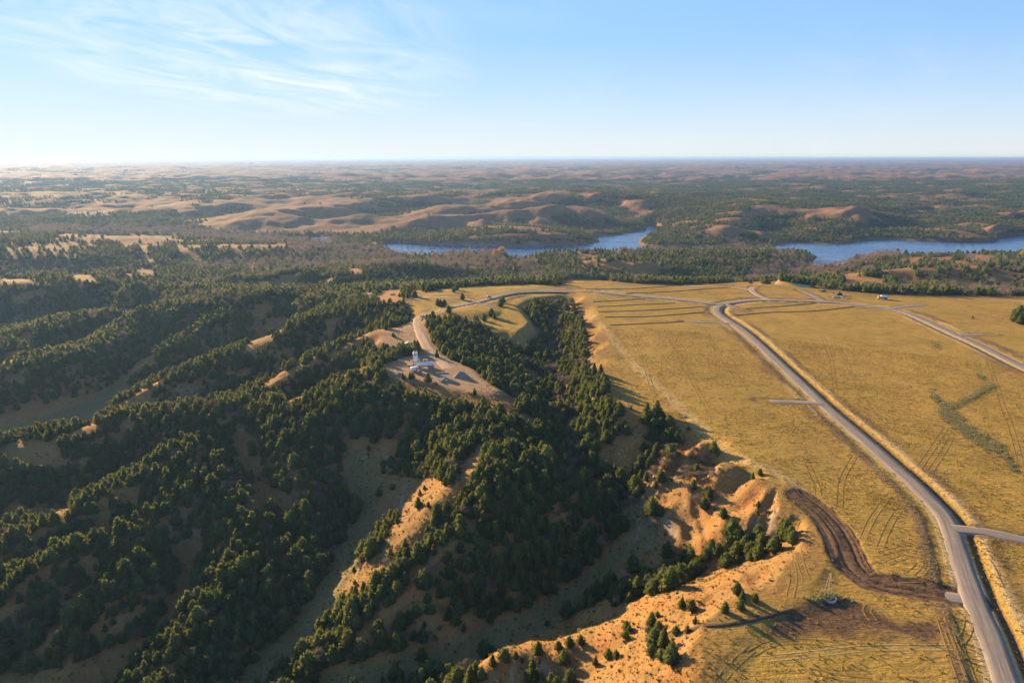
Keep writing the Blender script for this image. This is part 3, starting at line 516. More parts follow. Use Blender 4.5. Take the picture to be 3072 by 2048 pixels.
def ground_material():
    t = NT('ground'); P = t.pos()
    A = t.n('Attribute', attribute_name='A'); B = t.n('Attribute', attribute_name='B')
    sa = t.n('SeparateColor'); t.l(A.outputs['Color'], sa.inputs[0]); sb = t.n('SeparateColor'); t.l(B.outputs['Color'], sb.inputs[0])
    meadow, soil, dirt = sa.outputs; green = A.outputs['Alpha']
    far, wood, verge = sb.outputs; tread = B.outputs['Alpha']
    nb = t.noise(0.022, 4, 0.6, P); nm = t.noise(0.12, 5, 0.62, P); nf = t.noise(0.75, 5, 0.68, P); nx = t.noise(3.2, 3, 0.6, P)
    # prairie grass on the slopes: rust and straw
    slope = t.mix(t.mapr(nm, 0.34, 0.66), (0.330, 0.150, 0.050), (0.315, 0.200, 0.076))
    slope = t.mix(t.mapr(nb, 0.40, 0.68, 0, 0.75), slope, (0.200, 0.145, 0.060))
    slope = t.mix(t.mapr(nf, 0.52, 0.80, 0, 0.55), slope, (0.100, 0.066, 0.038))
    # mown tan upland meadow with darker thatch, and tuft shadows painted in as dark streaks
    mead = t.mix(t.mapr(nm, 0.30, 0.70), (0.425, 0.285, 0.072), (0.335, 0.215, 0.056))
    mead = t.mix(t.mapr(nb, 0.42, 0.66, 0, 0.8), mead, (0.330, 0.240, 0.050)); npt = t.noise(0.055, 4, 0.6, P, 0.6); mead = t.mix(t.mapr(npt, 0.50, 0.68, 0, 0.6), mead, (0.480, 0.305, 0.070)); mead = t.mix(t.mapr(npt, 0.48, 0.30, 0, 0.6), mead, (0.250, 0.160, 0.042))
    stre = t.noise(1.0, 4, 0.62, t.scaled(P, (0.20, 0.85, 0.5), math.radians(8)), 0.8)
    mead = t.mix(t.mapr(stre, 0.47, 0.72, 0, 0.75), mead, (0.170, 0.110, 0.040))
    mead = t.mix(t.mapr(nx, 0.50, 0.78, 0, 0.5), mead, (0.180, 0.125, 0.045))
    col = t.mix(meadow, slope, mead)
    grn = t.mix(t.mapr(nf, 0.35, 0.7), (0.150, 0.150, 0.060), (0.215, 0.165, 0.076))
    col = t.mix(green, col, grn)
    farc = t.mix(t.mapr(nb, 0.35, 0.68), (0.285, 0.155, 0.074), (0.195, 0.120, 0.062))
    col = t.mix(far, col, farc)
    wd = t.mix(t.mapr(nm, 0.35, 0.7), (0.036, 0.050, 0.026), (0.070, 0.080, 0.045))
    col = t.mix(wood, col, wd)
    rough = t.mapr(t.noise(0.32, 5, 0.7, P, 0.5), 0.52, 0.74, 0, 0.6); col = t.mix(t.math('MULTIPLY', rough, t.math('SUBTRACT', 1.0, meadow)), col, (0.085, 0.062, 0.038))
    # bare clay on the steepest faces
    nz = t.n('NewGeometry'); sz = t.n('SeparateXYZ'); t.l(nz.outputs['True Normal'], sz.inputs[0])
    steep = t.math('MULTIPLY', t.mapr(t.math('ADD', sz.outputs[2], t.math('MULTIPLY', nm, 0.25)), 0.83, 0.72), t.mapr(nb, 0.46, 0.62), True)
    col = t.mix(steep, col, t.mix(t.mapr(nf, 0.4, 0.65), (0.33, 0.28, 0.225), (0.22, 0.17, 0.125)))
    dcol = t.mix(t.mapr(nf, 0.33, 0.7), (0.360, 0.245, 0.155), (0.260, 0.175, 0.108))
    dcol = t.mix(t.mapr(nm, 0.5, 0.72, 0, 0.6), dcol, (0.36, 0.28, 0.12))
    col = t.mix(dirt, col, dcol)
    vcol = t.mix(t.mapr(nf, 0.35, 0.7), (0.520, 0.400, 0.200), (0.400, 0.290, 0.130))
    col = t.mix(verge, col, vcol)
    scol = t.mix(t.mapr(nf, 0.30, 0.62), (0.052, 0.032, 0.022), (0.150, 0.095, 0.058))
    scol = t.mix(t.mapr(tread, 0.60, 0.9, 0, 0.6), scol, (0.19, 0.12, 0.072))
    col = t.mix(soil, col, scol)  # mask holds turned soil and the painted ditch shadow
    h = t.math('ADD', t.math('MULTIPLY', nf, 1.0), t.math('MULTIPLY', nx, 0.35))
    h = t.math('ADD', h, t.math('MULTIPLY', t.math('MULTIPLY', stre, meadow), 1.0))
    h = t.math('ADD', h, t.math('MULTIPLY', t.math('MULTIPLY', nm, t.mapr(far, 0, 1, 1, 8)), 0.6)); h = t.math('ADD', h, t.math('MULTIPLY', t.math('MULTIPLY', tread, soil), 1.6))
    t.bsdf(col, 0.95, 0.05, t.bump(h, 0.85, 0.55)); return t.m
def leaf_material(name, c1, c2, c3, transl=0.5, glow=0.0):
    t = NT(name); oi = t.n('ObjectInfo'); r = oi.outputs['Random']
    c = t.mix(t.mapr(r, 0.0, 0.6), c1, c2); c = t.mix(t.mapr(r, 0.72, 1.0), c, c3)
    P = t.pos(); c = t.mix(t.mapr(t.noise(1.3, 3, 0.6, P), 0.35, 0.7, 0, 0.55), c, tuple(k * 0.55 for k in c1))
    big = t.mapr(t.noise(0.03, 2, 0.5, P), 0.4, 0.65, 0, 0.35); c = t.mix(big, c, c3)
    d = t.n('BsdfDiffuse'); t.l(c, d.inputs[0]); tr = t.n('BsdfTranslucent'); t.l(t.mix(glow, c, (0.34, 0.31, 0.05)), tr.inputs[0])
    ms = t.n('MixShader'); ms.inputs[0].default_value = transl; t.l(d.outputs[0], ms.inputs[1]); t.l(tr.outputs[0], ms.inputs[2])
    t.l(ms.outputs[0], t.out.inputs[0]); return t.m
def gravel_material(name, c1, c2, c3, rough_scale=1.0):
    t = NT(name); P = t.pos(); uv = t.n('UVMap').outputs[0]
    nm = t.noise(0.35, 4, 0.6, P); nf = t.noise(5.0, 3, 0.7, P)
    lane = t.noise(1.0, 3, 0.5, t.scaled(uv, (9.0, 0.05, 1)))
    c = t.mix(t.mapr(nm, 0.3, 0.7), c1, c2); c = t.mix(t.mapr(lane, 0.38, 0.62, 0, 0.85), c, c3)
    c = t.mix(t.mapr(nf, 0.55, 0.8, 0, 0.4), c, tuple(k * 0.5 for k in c1))
    h = t.math('ADD', nf, t.math('MULTIPLY', lane, 1.5))
    t.bsdf(c, 0.95, 0.1, t.bump(h, 0.6, 0.10 * rough_scale)); return t.m
def water_material():
    t = NT('lake_water'); P = t.pos()
    n1_ = t.noise(0.35, 3, 0.6, t.scaled(P, (1, 0.5, 1))); n2_ = t.noise(0.012, 3, 0.6, t.scaled(P, (0.5, 1.6, 1), 0.4))
    x = t.bsdf((0.050, 0.120, 0.270), t.mapr(n2_, 0.35, 0.65, 0.16, 0.30), 0.5, t.bump(n1_, 0.5, 0.35)); x.inputs['IOR'].default_value = 1.33
    return t.m
M = dict(
 ground=ground_material(), water=water_material(),
 cedar=leaf_material('cedar_needles', (0.062, 0.118, 0.052), (0.105, 0.168, 0.064), (0.155, 0.195, 0.064), 0.42, 0.40),
 brush=leaf_material('brush_leaves', (0.10, 0.12, 0.035), (0.15, 0.16, 0.045), (0.20, 0.16, 0.05)),
 twig=leaf_material('bare_twigs', (0.240, 0.200, 0.165), (0.290, 0.250, 0.212), (0.20, 0.150, 0.112), 0.25),
 thatch=leaf_material('thatch', (0.38, 0.245, 0.060), (0.44, 0.300, 0.080), (0.32, 0.215, 0.055), 0.4),
 rust=leaf_material('rust_leaves', (0.50, 0.21, 0.05), (0.52, 0.26, 0.07), (0.46, 0.25, 0.08), 0.35),
 gold=leaf_material('gold_leaves', (0.48, 0.36, 0.06), (0.52, 0.40, 0.09), (0.46, 0.34, 0.08), 0.35),
 straw=leaf_material('straw', (0.44, 0.37, 0.17), (0.34, 0.33, 0.16), (0.28, 0.29, 0.14), 0.3),
 bark=plain('bark', (0.12, 0.085, 0.06), 0.9, 0.1, var=0.3, scale=4),
 gravel=gravel_material('gravel', (0.265, 0.228, 0.198), (0.320, 0.275, 0.235), (0.215, 0.182, 0.156)),
 dirtroad=gravel_material('dirt_road', (0.43, 0.315, 0.215), (0.50, 0.375, 0.26), (0.33, 0.235, 0.155)),
 soil=gravel_material('turned_soil', (0.042, 0.026, 0.018), (0.080, 0.050, 0.032), (0.200, 0.135, 0.085), 2.5),
 track=gravel_material('tyre_track', (0.265, 0.172, 0.046), (0.310, 0.200, 0.056), (0.190, 0.124, 0.040)),
 trackpale=gravel_material('pale_track', (0.42, 0.31, 0.14), (0.46, 0.34, 0.16), (0.36, 0.26, 0.12)),
 white=plain('white_paint', (0.78, 0.78, 0.77), 0.45, 0.4, var=0.08),
 steel=plain('galvanised_steel', (0.42, 0.44, 0.46), 0.45, 0.5, 0.5),
 dark=plain('dark_steel', (0.045, 0.045, 0.048), 0.6, 0.3, var=0.3),
 rubber=plain('rubber', (0.022, 0.022, 0.024), 0.85, 0.2), glass=plain('tinted_glass', (0.02, 0.025, 0.03), 0.1, 0.6),
 yellow=plain('machine_yellow', (0.62, 0.40, 0.04), 0.5, 0.3), tan=plain('tan_paint', (0.55, 0.42, 0.22), 0.5, 0.3),
 blue=plain('blue_paint', (0.10, 0.20, 0.52), 0.4, 0.4), grey=plain('grey_paint', (0.30, 0.31, 0.33), 0.5, 0.3),
 black=plain('black_paint', (0.018, 0.018, 0.022), 0.25, 0.5), silver=plain('silver_paint', (0.55, 0.56, 0.58), 0.3, 0.5, 0.3),
 concrete=plain('concrete', (0.52, 0.49, 0.45), 0.9, 0.1, var=0.2, bump=0.02), wood=plain('pole_wood', (0.20, 0.155, 0.12), 0.85, 0.1, var=0.25),
 aggregate=plain('aggregate', (0.27, 0.235, 0.21), 0.95, 0.05, var=0.3, scale=3, bump=0.12), sandpile=plain('sand_heap', (0.36, 0.28, 0.20), 0.95, 0.05, var=0.25, scale=2, bump=0.1),
 matting=plain('green_matting', (0.035, 0.125, 0.125), 0.9, 0.1, var=0.3, scale=0.15), light=plain('lamp_lens', (0.8, 0.75, 0.6), 0.2, 0.5),
 red=plain('red_lens', (0.45, 0.03, 0.03), 0.3, 0.5), stone=plain('pale_stone', (0.50, 0.42, 0.30), 0.9, 0.1, var=0.25, bump=0.05),
)

# ------------------------------------------------------------------ ground sheet with its cover masks
def frame_dist(u, v, pts): return seg_dist(u, v, pts)[0]
def cover(x, y, z):
    n = len(x); A = np.zeros((n, 4), np.float32); B = np.zeros((n, 4), np.float32)
    r = np.hypot(x, y)
    nb = (x > -300) & (x < 1400) & (y > -100) & (y < 800); xa, ya = x[nb], y[nb]
    wob = 5 * fbm(xa / 28, ya / 28, 3)
    dm = sdist(xa, ya, MEADOW) + wob; dn = sdist(xa, ya, NORTHM) + wob * 0.6
    A[nb, 0] = np.maximum(1 - sstep(-12, 4, dm), 1 - sstep(-6, 2, dn))
    rd = road_dist(xa, ya, True); rda = road_dist(xa, ya); nse = fbm(xa / 9, ya / 9, 3)
    hd, _ = seg_dist(xa, ya, HAULW); sp = sdist(xa, ya, SOILP) + 5 * nse
    hd = seg_dist(xa, ya, HAULW)[0]; ju = (hd < 9); side = np.zeros_like(hd)
    soil = np.maximum(1 - sstep(4.6, 6.2, hd + 1.6 * nse), 0.95 * (1 - sstep(-1.5, 4.5, sp)))
    on_m = A[nb, 0]
    dist = np.hypot(xa, ya)
    soil = np.maximum(soil, on_m * 0.62 * sstep(5.6, 6.6, rd + nse) * (1 - sstep(8.5, 12.5, rd + 3 * nse)) * sstep(-0.25, 0.25, fbm(xa / 40 + 5, ya / 40, 2)))
    soil = np.maximum(soil, on_m * 0.85 * (1 - sstep(0.7, 1.6, ditch_dist(xa, ya))))  # ditch bed darkened in colour, standing in for its shadow
    soil = np.maximum(soil, on_m * 0.75 * sstep(-0.2, 0.5, rda) * (1 - sstep(1.2, 3.2, rda + 1.2 * nse)) * (rd > 3.5)) * 1.0
    ls = seg_dist(xa, ya, LEFTSTRIP[::2])[0]; soil = np.maximum(soil, on_m * 0.8 * (1 - sstep(0.8, 3.2, ls + 2.2 * nse)) * sstep(-0.35, 0.05, fbm(xa / 55 + 3, ya / 55, 2) + 0.25 * (ya < 265)))
    A[nb, 1] = soil
    dp = sdist(xa, ya, PAD) + 4 * nse; ds = sdist(xa, ya, SHOULD) + 3 * nse
    hw = np.asarray(HAULW)[:, :2]; tg = np.gradient(hw, axis=0); lane = np.zeros_like(hd)
    if ju.any():
        xj, yj = xa[ju], ya[ju]; k_ = np.argmin((xj[:, None] - hw[None, :, 0]) ** 2 + (yj[:, None] - hw[None, :, 1]) ** 2, 1); t_ = tg[k_]; t_ /= np.linalg.norm(t_, axis=1)[:, None]
        lat = (xj - hw[k_, 0]) * -t_[:, 1] + (yj - hw[k_, 1]) * t_[:, 0]; lane[ju] = np.clip(0.5 + 1.5 * perlin(lat * 0.9 + 50, k_ * 0.05) + 0.5 * perlin(xj / 3, yj / 3), 0, 1)
    B[nb, 3] = lane
    A[nb, 2] = np.clip(np.maximum.reduce([1 - sstep(-3, 5, dp), 0.75 * (1 - sstep(-5, 3, ds)), 0.8 * (1 - sstep(0, 3.5, rda + nse)) * (on_m < 0.5)]), 0, 1)
    B[nb, 2] = on_m * np.maximum(0.9 * sstep(-0.5, 0.3, rd) * (1 - sstep(1.4, 2.2, rd)), 0.9 * sstep(4.0, 4.9, rd) * (1 - sstep(6.2, 8.4, rd + 1.5 * nse)))
    td = seg_dist(xa, ya, TRAIL)[0]; B[nb, 2] = np.maximum(B[nb, 2], on_m * 0.55 * (1 - sstep(1.0, 4.5, td + 2 * nse)))
    # green grass on valley floors
    rel = rel_of(x, y); s = slope_of(x, y)
    A[:, 3] = np.clip((1 - sstep(-2.5, 0.5, rel)) * (1 - sstep(0.22, 0.5, s)), 0, 1) * (r < 2500) * (A[:, 0] < 0.2) * 0.9
    u_, v_ = to_frame(x, y, z); nr_ = r < 420
    st = np.full(n, 9.0); st[nr_] = strokes(u_[nr_], v_[nr_], [OPEN[0], OPEN[5]]) + 0.5 * fbm(x[nr_] / 9, y[nr_] / 9, 3)
    A[:, 3] = np.maximum(A[:, 3], 0.9 * (1 - sstep(0.5, 1.1, st)))
    B[:, 0] = sstep(900, 1500, r)
    # woods too far off to tell the trees apart
    B[:, 1] = sstep(1300, 2600, r) * wood_far(x, y, z, rel)
    return A, B
def zone(u, v, poly): return inside(u, v, poly)
Z_BARE = [[(1080,705),(1260,645),(1340,600),(1500,578),(1700,570),(1990,606),(1960,650),(1860,690),(1780,690),(1560,684),(1460,678),(1330,700),(1200,705)],
          [(2200,650),(2270,612),(2530,618),(2640,650),(2480,655),(2380,640)], [(200,650),(340,580),(560,596),(760,590),(1100,595),(1260,640),(1080,700),(640,690),(420,640)], [(2740,585),(2960,590),(2950,604),(2760,602)]]
Z_DENSE = [[(1240,740),(1330,708),(1460,686),(1520,682),(1680,700),(1805,728),(1780,742)], [(1080,725),(1100,690),(1250,690),(1400,690),(1300,710),(1240,735)]]
def wood_far(x, y, z, rel):
    u, v = to_frame(x, y, z)
    nz_ = fbm(x / 420, y / 420, 4, 0.55); u0 = u; u = u + 110 * fbm(x / 500, y / 500, 3); v = v + 16 * fbm(x / 400 + 9, y / 400, 3)
    bias = np.interp(u, [-500, 400, 1400, 2000, 3000, 3600], [0.08, 0.12, 0.12, 0.36, 0.28, 0.22])
    bias = bias + np.interp(u0, [1300, 1900], [0.10, 0.0]) * sstep(2600, 4500, np.hypot(x, y)); bias = bias + np.interp(np.hypot(x, y), [2000, 5000, 12000, 25000, 35000], [0, 0.02, 0.16, 0.30, 0.45])
    for p in Z_BARE: bias = np.where(inside(u, v, p), -0.26, bias)
    for p in Z_DENSE: bias = np.where(inside(u, v, p), 0.6, bias)
    d = 0.5 + nz_ * 0.75 - rel * np.interp(np.hypot(x, y), [3000, 7000], [0.085, 0.045]) + bias
    return sstep(0.38, 0.66, d)
# ------------------------------------------------------------------ vegetation
class MB:
    """collects triangles and quads; faces carry a material slot"""
    def __init__(s): s.v = []; s.f = []; s.mi = []
    def add(s, vs, fs, mi=0):
        o = len(s.v); s.v += [tuple(p) for p in vs]; s.f += [tuple(i + o for i in f) for f in fs]; s.mi += [mi] * len(fs)
    def tube(s, pts, rad, n=5, mi=0, cap=False):
        rings = []; P = [Vector(p) for p in pts]
        for i, p in enumerate(P):
            d = (P[min(i + 1, len(P) - 1)] - P[max(i - 1, 0)]).normalized()
            a = d.orthogonal().normalized(); b = d.cross(a)
            r = rad[i] if isinstance(rad, (list, tuple)) else rad
            rings.append([p + (a * math.cos(2 * math.pi * k / n) + b * math.sin(2 * math.pi * k / n)) * r for k in range(n)])
        vs = [q for r_ in rings for q in r_]
        fs = [(i * n + k, i * n + (k + 1) % n, (i + 1) * n + (k + 1) % n, (i + 1) * n + k) for i in range(len(P) - 1) for k in range(n)]
        if cap: fs += [tuple(range(n))[::-1], tuple((len(P) - 1) * n + k for k in range(n))]
        s.add(vs, fs, mi)
    def box(s, c, d, rz=0.0, mi=0, taper=1.0, bevel=0.0):
        cx, cy_, cz = c; hx, hy, hz = d[0] / 2, d[1] / 2, d[2] / 2; cs, sn = math.cos(rz), math.sin(rz); vs = []
        b = min(bevel, hx * 0.45, hy * 0.45, hz * 0.45)
        if b <= 0:
            for sz in (-1, 1):
                k = taper if sz > 0 else 1
                for sx, sy in ((-1, -1), (1, -1), (1, 1), (-1, 1)):
                    x, y = sx * hx * k, sy * hy * k; vs.append((cx + x * cs - y * sn, cy_ + x * sn + y * cs, cz + sz * hz))
            s.add(vs, [(3, 2, 1, 0), (4, 5, 6, 7), (0, 1, 5, 4), (1, 2, 6, 5), (2, 3, 7, 6), (3, 0, 4, 7)], mi)
        else:
            rows = [(-hz, b, b), (-hz + b, 0, b), (hz - b, 0, b), (hz, b, b)]
            for z, ins, bb in rows:
                k = 1 + (taper - 1) * (z + hz) / (2 * hz)
                for x, y in ((-hx + ins + bb, -hy + ins), (hx - ins - bb, -hy + ins), (hx - ins, -hy + ins + bb), (hx - ins, hy - ins - bb), (hx - ins - bb, hy - ins), (-hx + ins + bb, hy - ins), (-hx + ins, hy - ins - bb), (-hx + ins, -hy + ins + bb)):
                    x *= k; y *= k; vs.append((cx + x * cs - y * sn, cy_ + x * sn + y * cs, cz + z))
            fs = [(i * 8 + k, i * 8 + (k + 1) % 8, (i + 1) * 8 + (k + 1) % 8, (i + 1) * 8 + k) for i in range(3) for k in range(8)]
            fs += [tuple(range(7, -1, -1)), tuple(range(24, 32))]; s.add(vs, fs, mi)
    def mesh(s, name, mats, smooth=False):
        me = bpy.data.meshes.new(name); me.from_pydata(s.v, [], s.f); 
        for m_ in mats: me.materials.append(m_)
        me.polygons.foreach_set('material_index', s.mi)
        if smooth: me.polygons.foreach_set('use_smooth', [True] * len(s.f))
        me.update(); return me
    def build(s, name, mat, parent=None, smooth=False):
        o = bpy.data.objects.new(name, s.mesh(name, [mat] if not isinstance(mat, (list, tuple)) else mat, smooth)); COL.objects.link(o)
        if parent: o.parent = parent
        return o
def tag(o, label=None, cat=None, group=None, kind=None):
    for k, v in (('label', label), ('category', cat), ('group', group), ('kind', kind)):
        if v: o[k] = v
    return o
def empty(name, loc, rz=0.0, sc=1.0):
    o = bpy.data.objects.new(name, None); COL.objects.link(o); o.location = loc; o.rotation_euler = (0, 0, rz); o.scale = (sc, sc, sc)
    o.empty_display_size = 0.5; return o

def cedar_crown(mb, rnd, h=6.0, R=2.2, n=330, slim=0.62, big=1.0, core=True, cross=True, mi=0):
    ph = [rnd.uniform(0, 6.28) for _ in range(6)]
    def prof(t, a):
        p = min(t / 0.14, 1) ** 0.6 * max(1 - t, 0) ** slim
        return R * p * (1 + 0.16 * math.sin(3 * a + ph[0] + 5 * t) + 0.12 * math.sin(5 * a + ph[1] - 9 * t) + 0.10 * math.sin(2 * a + ph[2] + 14 * t))
    if core:
        K, J = 8, 6; vs = []
        for j in range(J):
            t = 0.02 + 0.93 * j / (J - 1)
            for k in range(K):
                a = 2 * math.pi * (k + 0.5 * (j % 2)) / K; r = 0.74 * prof(max(t, 0.05), a) * rnd.uniform(0.82, 1.12)
                vs.append((r * math.cos(a), r * math.sin(a), t * h))
        vs.append((0, 0, h * 0.97))
        fs = [(j * K + k, j * K + (k + 1) % K, (j + 1) * K + (k + 1) % K, (j + 1) * K + k) for j in range(J - 1) for k in range(K)]
        fs += [((J - 1) * K + k, (J - 1) * K + (k + 1) % K, J * K) for k in range(K)]; mb.add(vs, fs, mi)
    for i in range(n):
        t = 1 - math.sqrt(rnd.random()) if rnd.random() < 0.75 else rnd.random()
        t = 0.03 + 0.94 * t; a = rnd.uniform(0, 6.283); r = prof(t, a) * rnd.uniform(0.62, 0.98)
        p = Vector((r * math.cos(a), r * math.sin(a), t * h))
        lift = rnd.uniform(0.35, 1.1) + 1.2 * t * t
        d = Vector((math.cos(a + rnd.uniform(-.6, .6)), math.sin(a + rnd.uniform(-.6, .6)), lift)).normalized()
        ln = rnd.uniform(0.42, 0.85) * big * (0.75 + 0.35 * (1 - t)) * (h / 6); wd = ln * rnd.uniform(0.26, 0.40)
        sd = d.cross(Vector((rnd.uniform(-1, 1), rnd.uniform(-1, 1), rnd.uniform(-1, 1)))).normalized()
        for q in ((sd, d.cross(sd)) if cross else (sd,)):
            mb.add([p - d * ln * 0.25, p + d * ln * 0.35 + q * wd, p + d * ln, p + d * ln * 0.35 - q * wd], [(0, 1, 2, 3)], mi)
def cedar_trunk(mb, rnd, h, mi=0):
    mb.tube([(0, 0, -0.6), (0.03, 0.02, h * 0.3), (0.0, 0.05, h * 0.75)], [0.16 * h / 6, 0.12 * h / 6, 0.03], 5, mi)
    for k in range(6):
        a = rnd.uniform(0, 6.28); z = h * rnd.uniform(0.1, 0.6); l = 0.24 * h * (1 - z / h)
        mb.tube([(0, 0, z), (math.cos(a) * l, math.sin(a) * l, z + l * 0.6)], [0.05, 0.015], 3, mi)
def bare_tree(mb, rnd, h=8.0, spread=0.9, twigs=5, tw=0.045, mi_t=1, mi_l=0, stems=1, depth=3, leaf=0.0):
    def grow(p, d, l, r, k):
        q = p + d * l; m_ = (p + q) / 2 + Vector((rnd.uniform(-.08, .08), rnd.uniform(-.08, .08), 0)) * l
        mb.tube([p, m_, q], [r, r * 0.85, r * 0.65], 3 if k < depth else 4, mi_t)
        if k == 0:
            for i in range(twigs):
                e = (d * 0.8 + Vector((rnd.uniform(-1, 1), rnd.uniform(-1, 1), rnd.uniform(-0.3, 1)))).normalized()
                s0 = p + d * l * rnd.uniform(0.2, 1.0); ln = l * rnd.uniform(0.8, 1.5); sd = e.orthogonal().normalized() * tw * rnd.uniform(0.7, 1.6)
                mb.add([s0 - sd, s0 + sd, s0 + e * ln], [(0, 1, 2)], mi_l)
                e2 = (e + Vector((rnd.uniform(-.8, .8), rnd.uniform(-.8, .8), rnd.uniform(-.4, .8)))).normalized(); s1 = s0 + e * ln * 0.45
                sd2 = e2.orthogonal().normalized() * tw * 0.9; mb.add([s1 - sd2, s1 + sd2, s1 + e2 * ln * 0.7], [(0, 1, 2)], mi_l)
                if leaf and rnd.random() < leaf:
                    for _ in range(3):
                        c = s0 + e * ln * rnd.uniform(0.3, 1.0) + Vector((rnd.uniform(-.3, .3), rnd.uniform(-.3, .3), rnd.uniform(-.3, .3))); f = rnd.uniform(0.18, 0.34)
                        a1 = Vector((rnd.uniform(-1, 1), rnd.uniform(-1, 1), rnd.uniform(-1, 1))).normalized() * f; a2 = a1.orthogonal().normalized() * f
                        mb.add([c - a1, c - a2, c + a1, c + a2], [(0, 1, 2, 3)], mi_l)
            return
        nb_ = rnd.choice((3, 4)) if k > 1 else rnd.choice((3, 4, 4))
        for i in range(nb_):
            a = 6.283 * (i + rnd.uniform(-.3, .3)) / nb_; o = d.orthogonal().normalized(); o = Matrix.Rotation(a, 3, d) @ o
            e = (d + o * rnd.uniform(0.45, 0.95) * spread + Vector((0, 0, 0.12))).normalized()
            grow(p + d * l * rnd.uniform(0.55, 1.0), e, l * rnd.uniform(0.62, 0.85), r * 0.58, k - 1)
    for s_ in range(stems):
        d0 = Vector((rnd.uniform(-.15, .15), rnd.uniform(-.15, .15), 1)) if stems == 1 else Vector((rnd.uniform(-.7, .7), rnd.uniform(-.7, .7), 1))
        grow(Vector((0, 0, -0.4)), d0.normalized(), h * 0.30, 0.028 * h / math.sqrt(stems), depth)
def dome_twigs(mb, rnd, h=8, R=3.6, n=130, tw=0.13, mi=0, leaf=False):
    """a leafless crown as seen from afar: fans of twigs filling a dome"""
    for i in range(n):
        a = rnd.uniform(0, 6.28); c = rnd.uniform(0.05, 1); rr_ = R * math.sqrt(1 - c * c) * rnd.uniform(0.55, 1.0); z = h * (0.30 + 0.70 * c * rnd.uniform(0.6, 1.0))
        p = Vector((rr_ * math.cos(a), rr_ * math.sin(a), z)); d = Vector((p.x, p.y, (z - h * 0.25))).normalized(); d = (d + Vector((rnd.uniform(-.4, .4), rnd.uniform(-.4, .4), rnd.uniform(-.2, .5)))).normalized()
        ln = rnd.uniform(0.9, 1.8) * (0.6 if leaf else 1) * h / 8; sd = d.orthogonal().normalized(); sd = (Matrix.Rotation(rnd.uniform(0, 6.28), 3, d) @ sd) * tw * h / 8 * rnd.uniform(0.7, 1.5) * (2.6 if leaf else 1)
        mb.add([p - d * ln * 0.6, p + sd, p + d * ln * 0.5, p - sd], [(0, 1, 2, 3)], mi)

rnd = random.Random(5)
CROWN, TRUNK, TREEH = [], [], []
for k in range(6):
    h = 6.0; R = (2.55, 2.05, 2.8, 1.75, 2.65, 2.3)[k]; sl = (0.50, 0.74, 0.42, 0.86, 0.50, 0.60)[k]
    mb = MB(); cedar_crown(mb, rnd, h, R, 340, sl); CROWN.append(mb.mesh('crown', [M['cedar']]))
    mb = MB(); cedar_trunk(mb, rnd, h); TRUNK.append(mb.mesh('trunk', [M['bark']])); TREEH.append(h)
BCROWN, BTRUNK = [], []
for k in range(4):
    full = MB(); bare_tree(full, rnd, (8.0, 7.0, 5.0, 4.5)[k], (0.8, 1.0, 1.0, 1.1)[k], 5, 0.05, 1, 0, (1, 1, 4, 5)[k], 3 if k < 2 else 2)
    cr_, tr_ = MB(), MB()
    for f, mi_ in zip(full.f, full.mi): (tr_ if mi_ else cr_).add([full.v[i] for i in f], [tuple(range(len(f)))])
    BCROWN.append(cr_.mesh('crown', [M['twig']])); BTRUNK.append(tr_.mesh('trunk', [M['twig']]))

def proto_collection(name, meshes):
    c = bpy.data.collections.new(name)
    for i, me in enumerate(meshes):
        o = bpy.data.objects.new('%s_%02d' % (name, i), me); c.objects.link(o)
    return c
grass_m = []
for k in range(4):
    mb = MB()
    for i in range(9):
        a = rnd.uniform(0, 6.28); r = rnd.uniform(0, 0.45); p = Vector((r * math.cos(a), r * math.sin(a), -0.05)); d = Vector((rnd.uniform(-.5, .5), rnd.uniform(-.5, .5), 1)); l = rnd.uniform(0.25, 0.55); sd = Vector((-math.sin(a), math.cos(a), 0)) * rnd.uniform(0.10, 0.22)
        mb.add([p - sd, p + sd, p + d * l], [(0, 1, 2)])
    grass_m.append(mb.mesh('grass', [M['thatch']]))
near_m, mid_m, far_m, bnear_m, bmid_m, tuft_m = [], [], [], [], [], []
for k in range(6):
    mb = MB(); cedar_crown(mb, rnd, 6.0, (2.55, 2.05, 2.8, 1.75, 2.65, 2.3)[k], 250, (0.50, 0.74, 0.42, 0.86, 0.50, 0.60)[k], 1.05); cedar_trunk(mb, rnd, 6.0, 1)
    near_m.append(mb.mesh('woods_near', [M['cedar'], M['bark']]))
for k in range(4):
    mb = MB(); cedar_crown(mb, rnd, 6.0, (2.9, 2.5, 3.1, 2.8)[k], 46, (0.50, 0.6, 0.42, 0.5)[k], 1.9, cross=False); mid_m.append(mb.mesh('woods_mid', [M['cedar']]))
for k in range(4):
    mb = MB()
    for i in range(11):
        one = MB(); cedar_crown(one, rnd, rnd.uniform(5, 8), rnd.uniform(2.2, 3.2), 7, 0.6, 2.6, cross=False)
        ox, oy = rnd.gauss(0, 13), rnd.gauss(0, 13); mb.add([(x + ox, y + oy, z - 0.5) for x, y, z in one.v], one.f)
    far_m.append(mb.mesh('woods_far', [M['cedar']]))
for k in range(4):
    mb = MB(); bare_tree(mb, rnd, (8.0, 7.0, 5.0, 4.5)[k], (0.8, 1.0, 1.0, 1.1)[k], 4, 0.06, 1, 0, (1, 1, 4, 5)[k], 3 if k < 2 else 2); bnear_m.append(mb.mesh('thicket_near', [M['twig'], M['twig']]))
for k in range(3):
    mb = MB(); dome_twigs(mb, rnd, 8, (3.6, 4.4, 3.9)[k], 130, 0.13); mb.tube([(0, 0, -1), (0, 0, 4)], [0.3, 0.12], 4); bmid_m.append(mb.mesh('thicket_mid', [M['twig']]))
mb = MB()
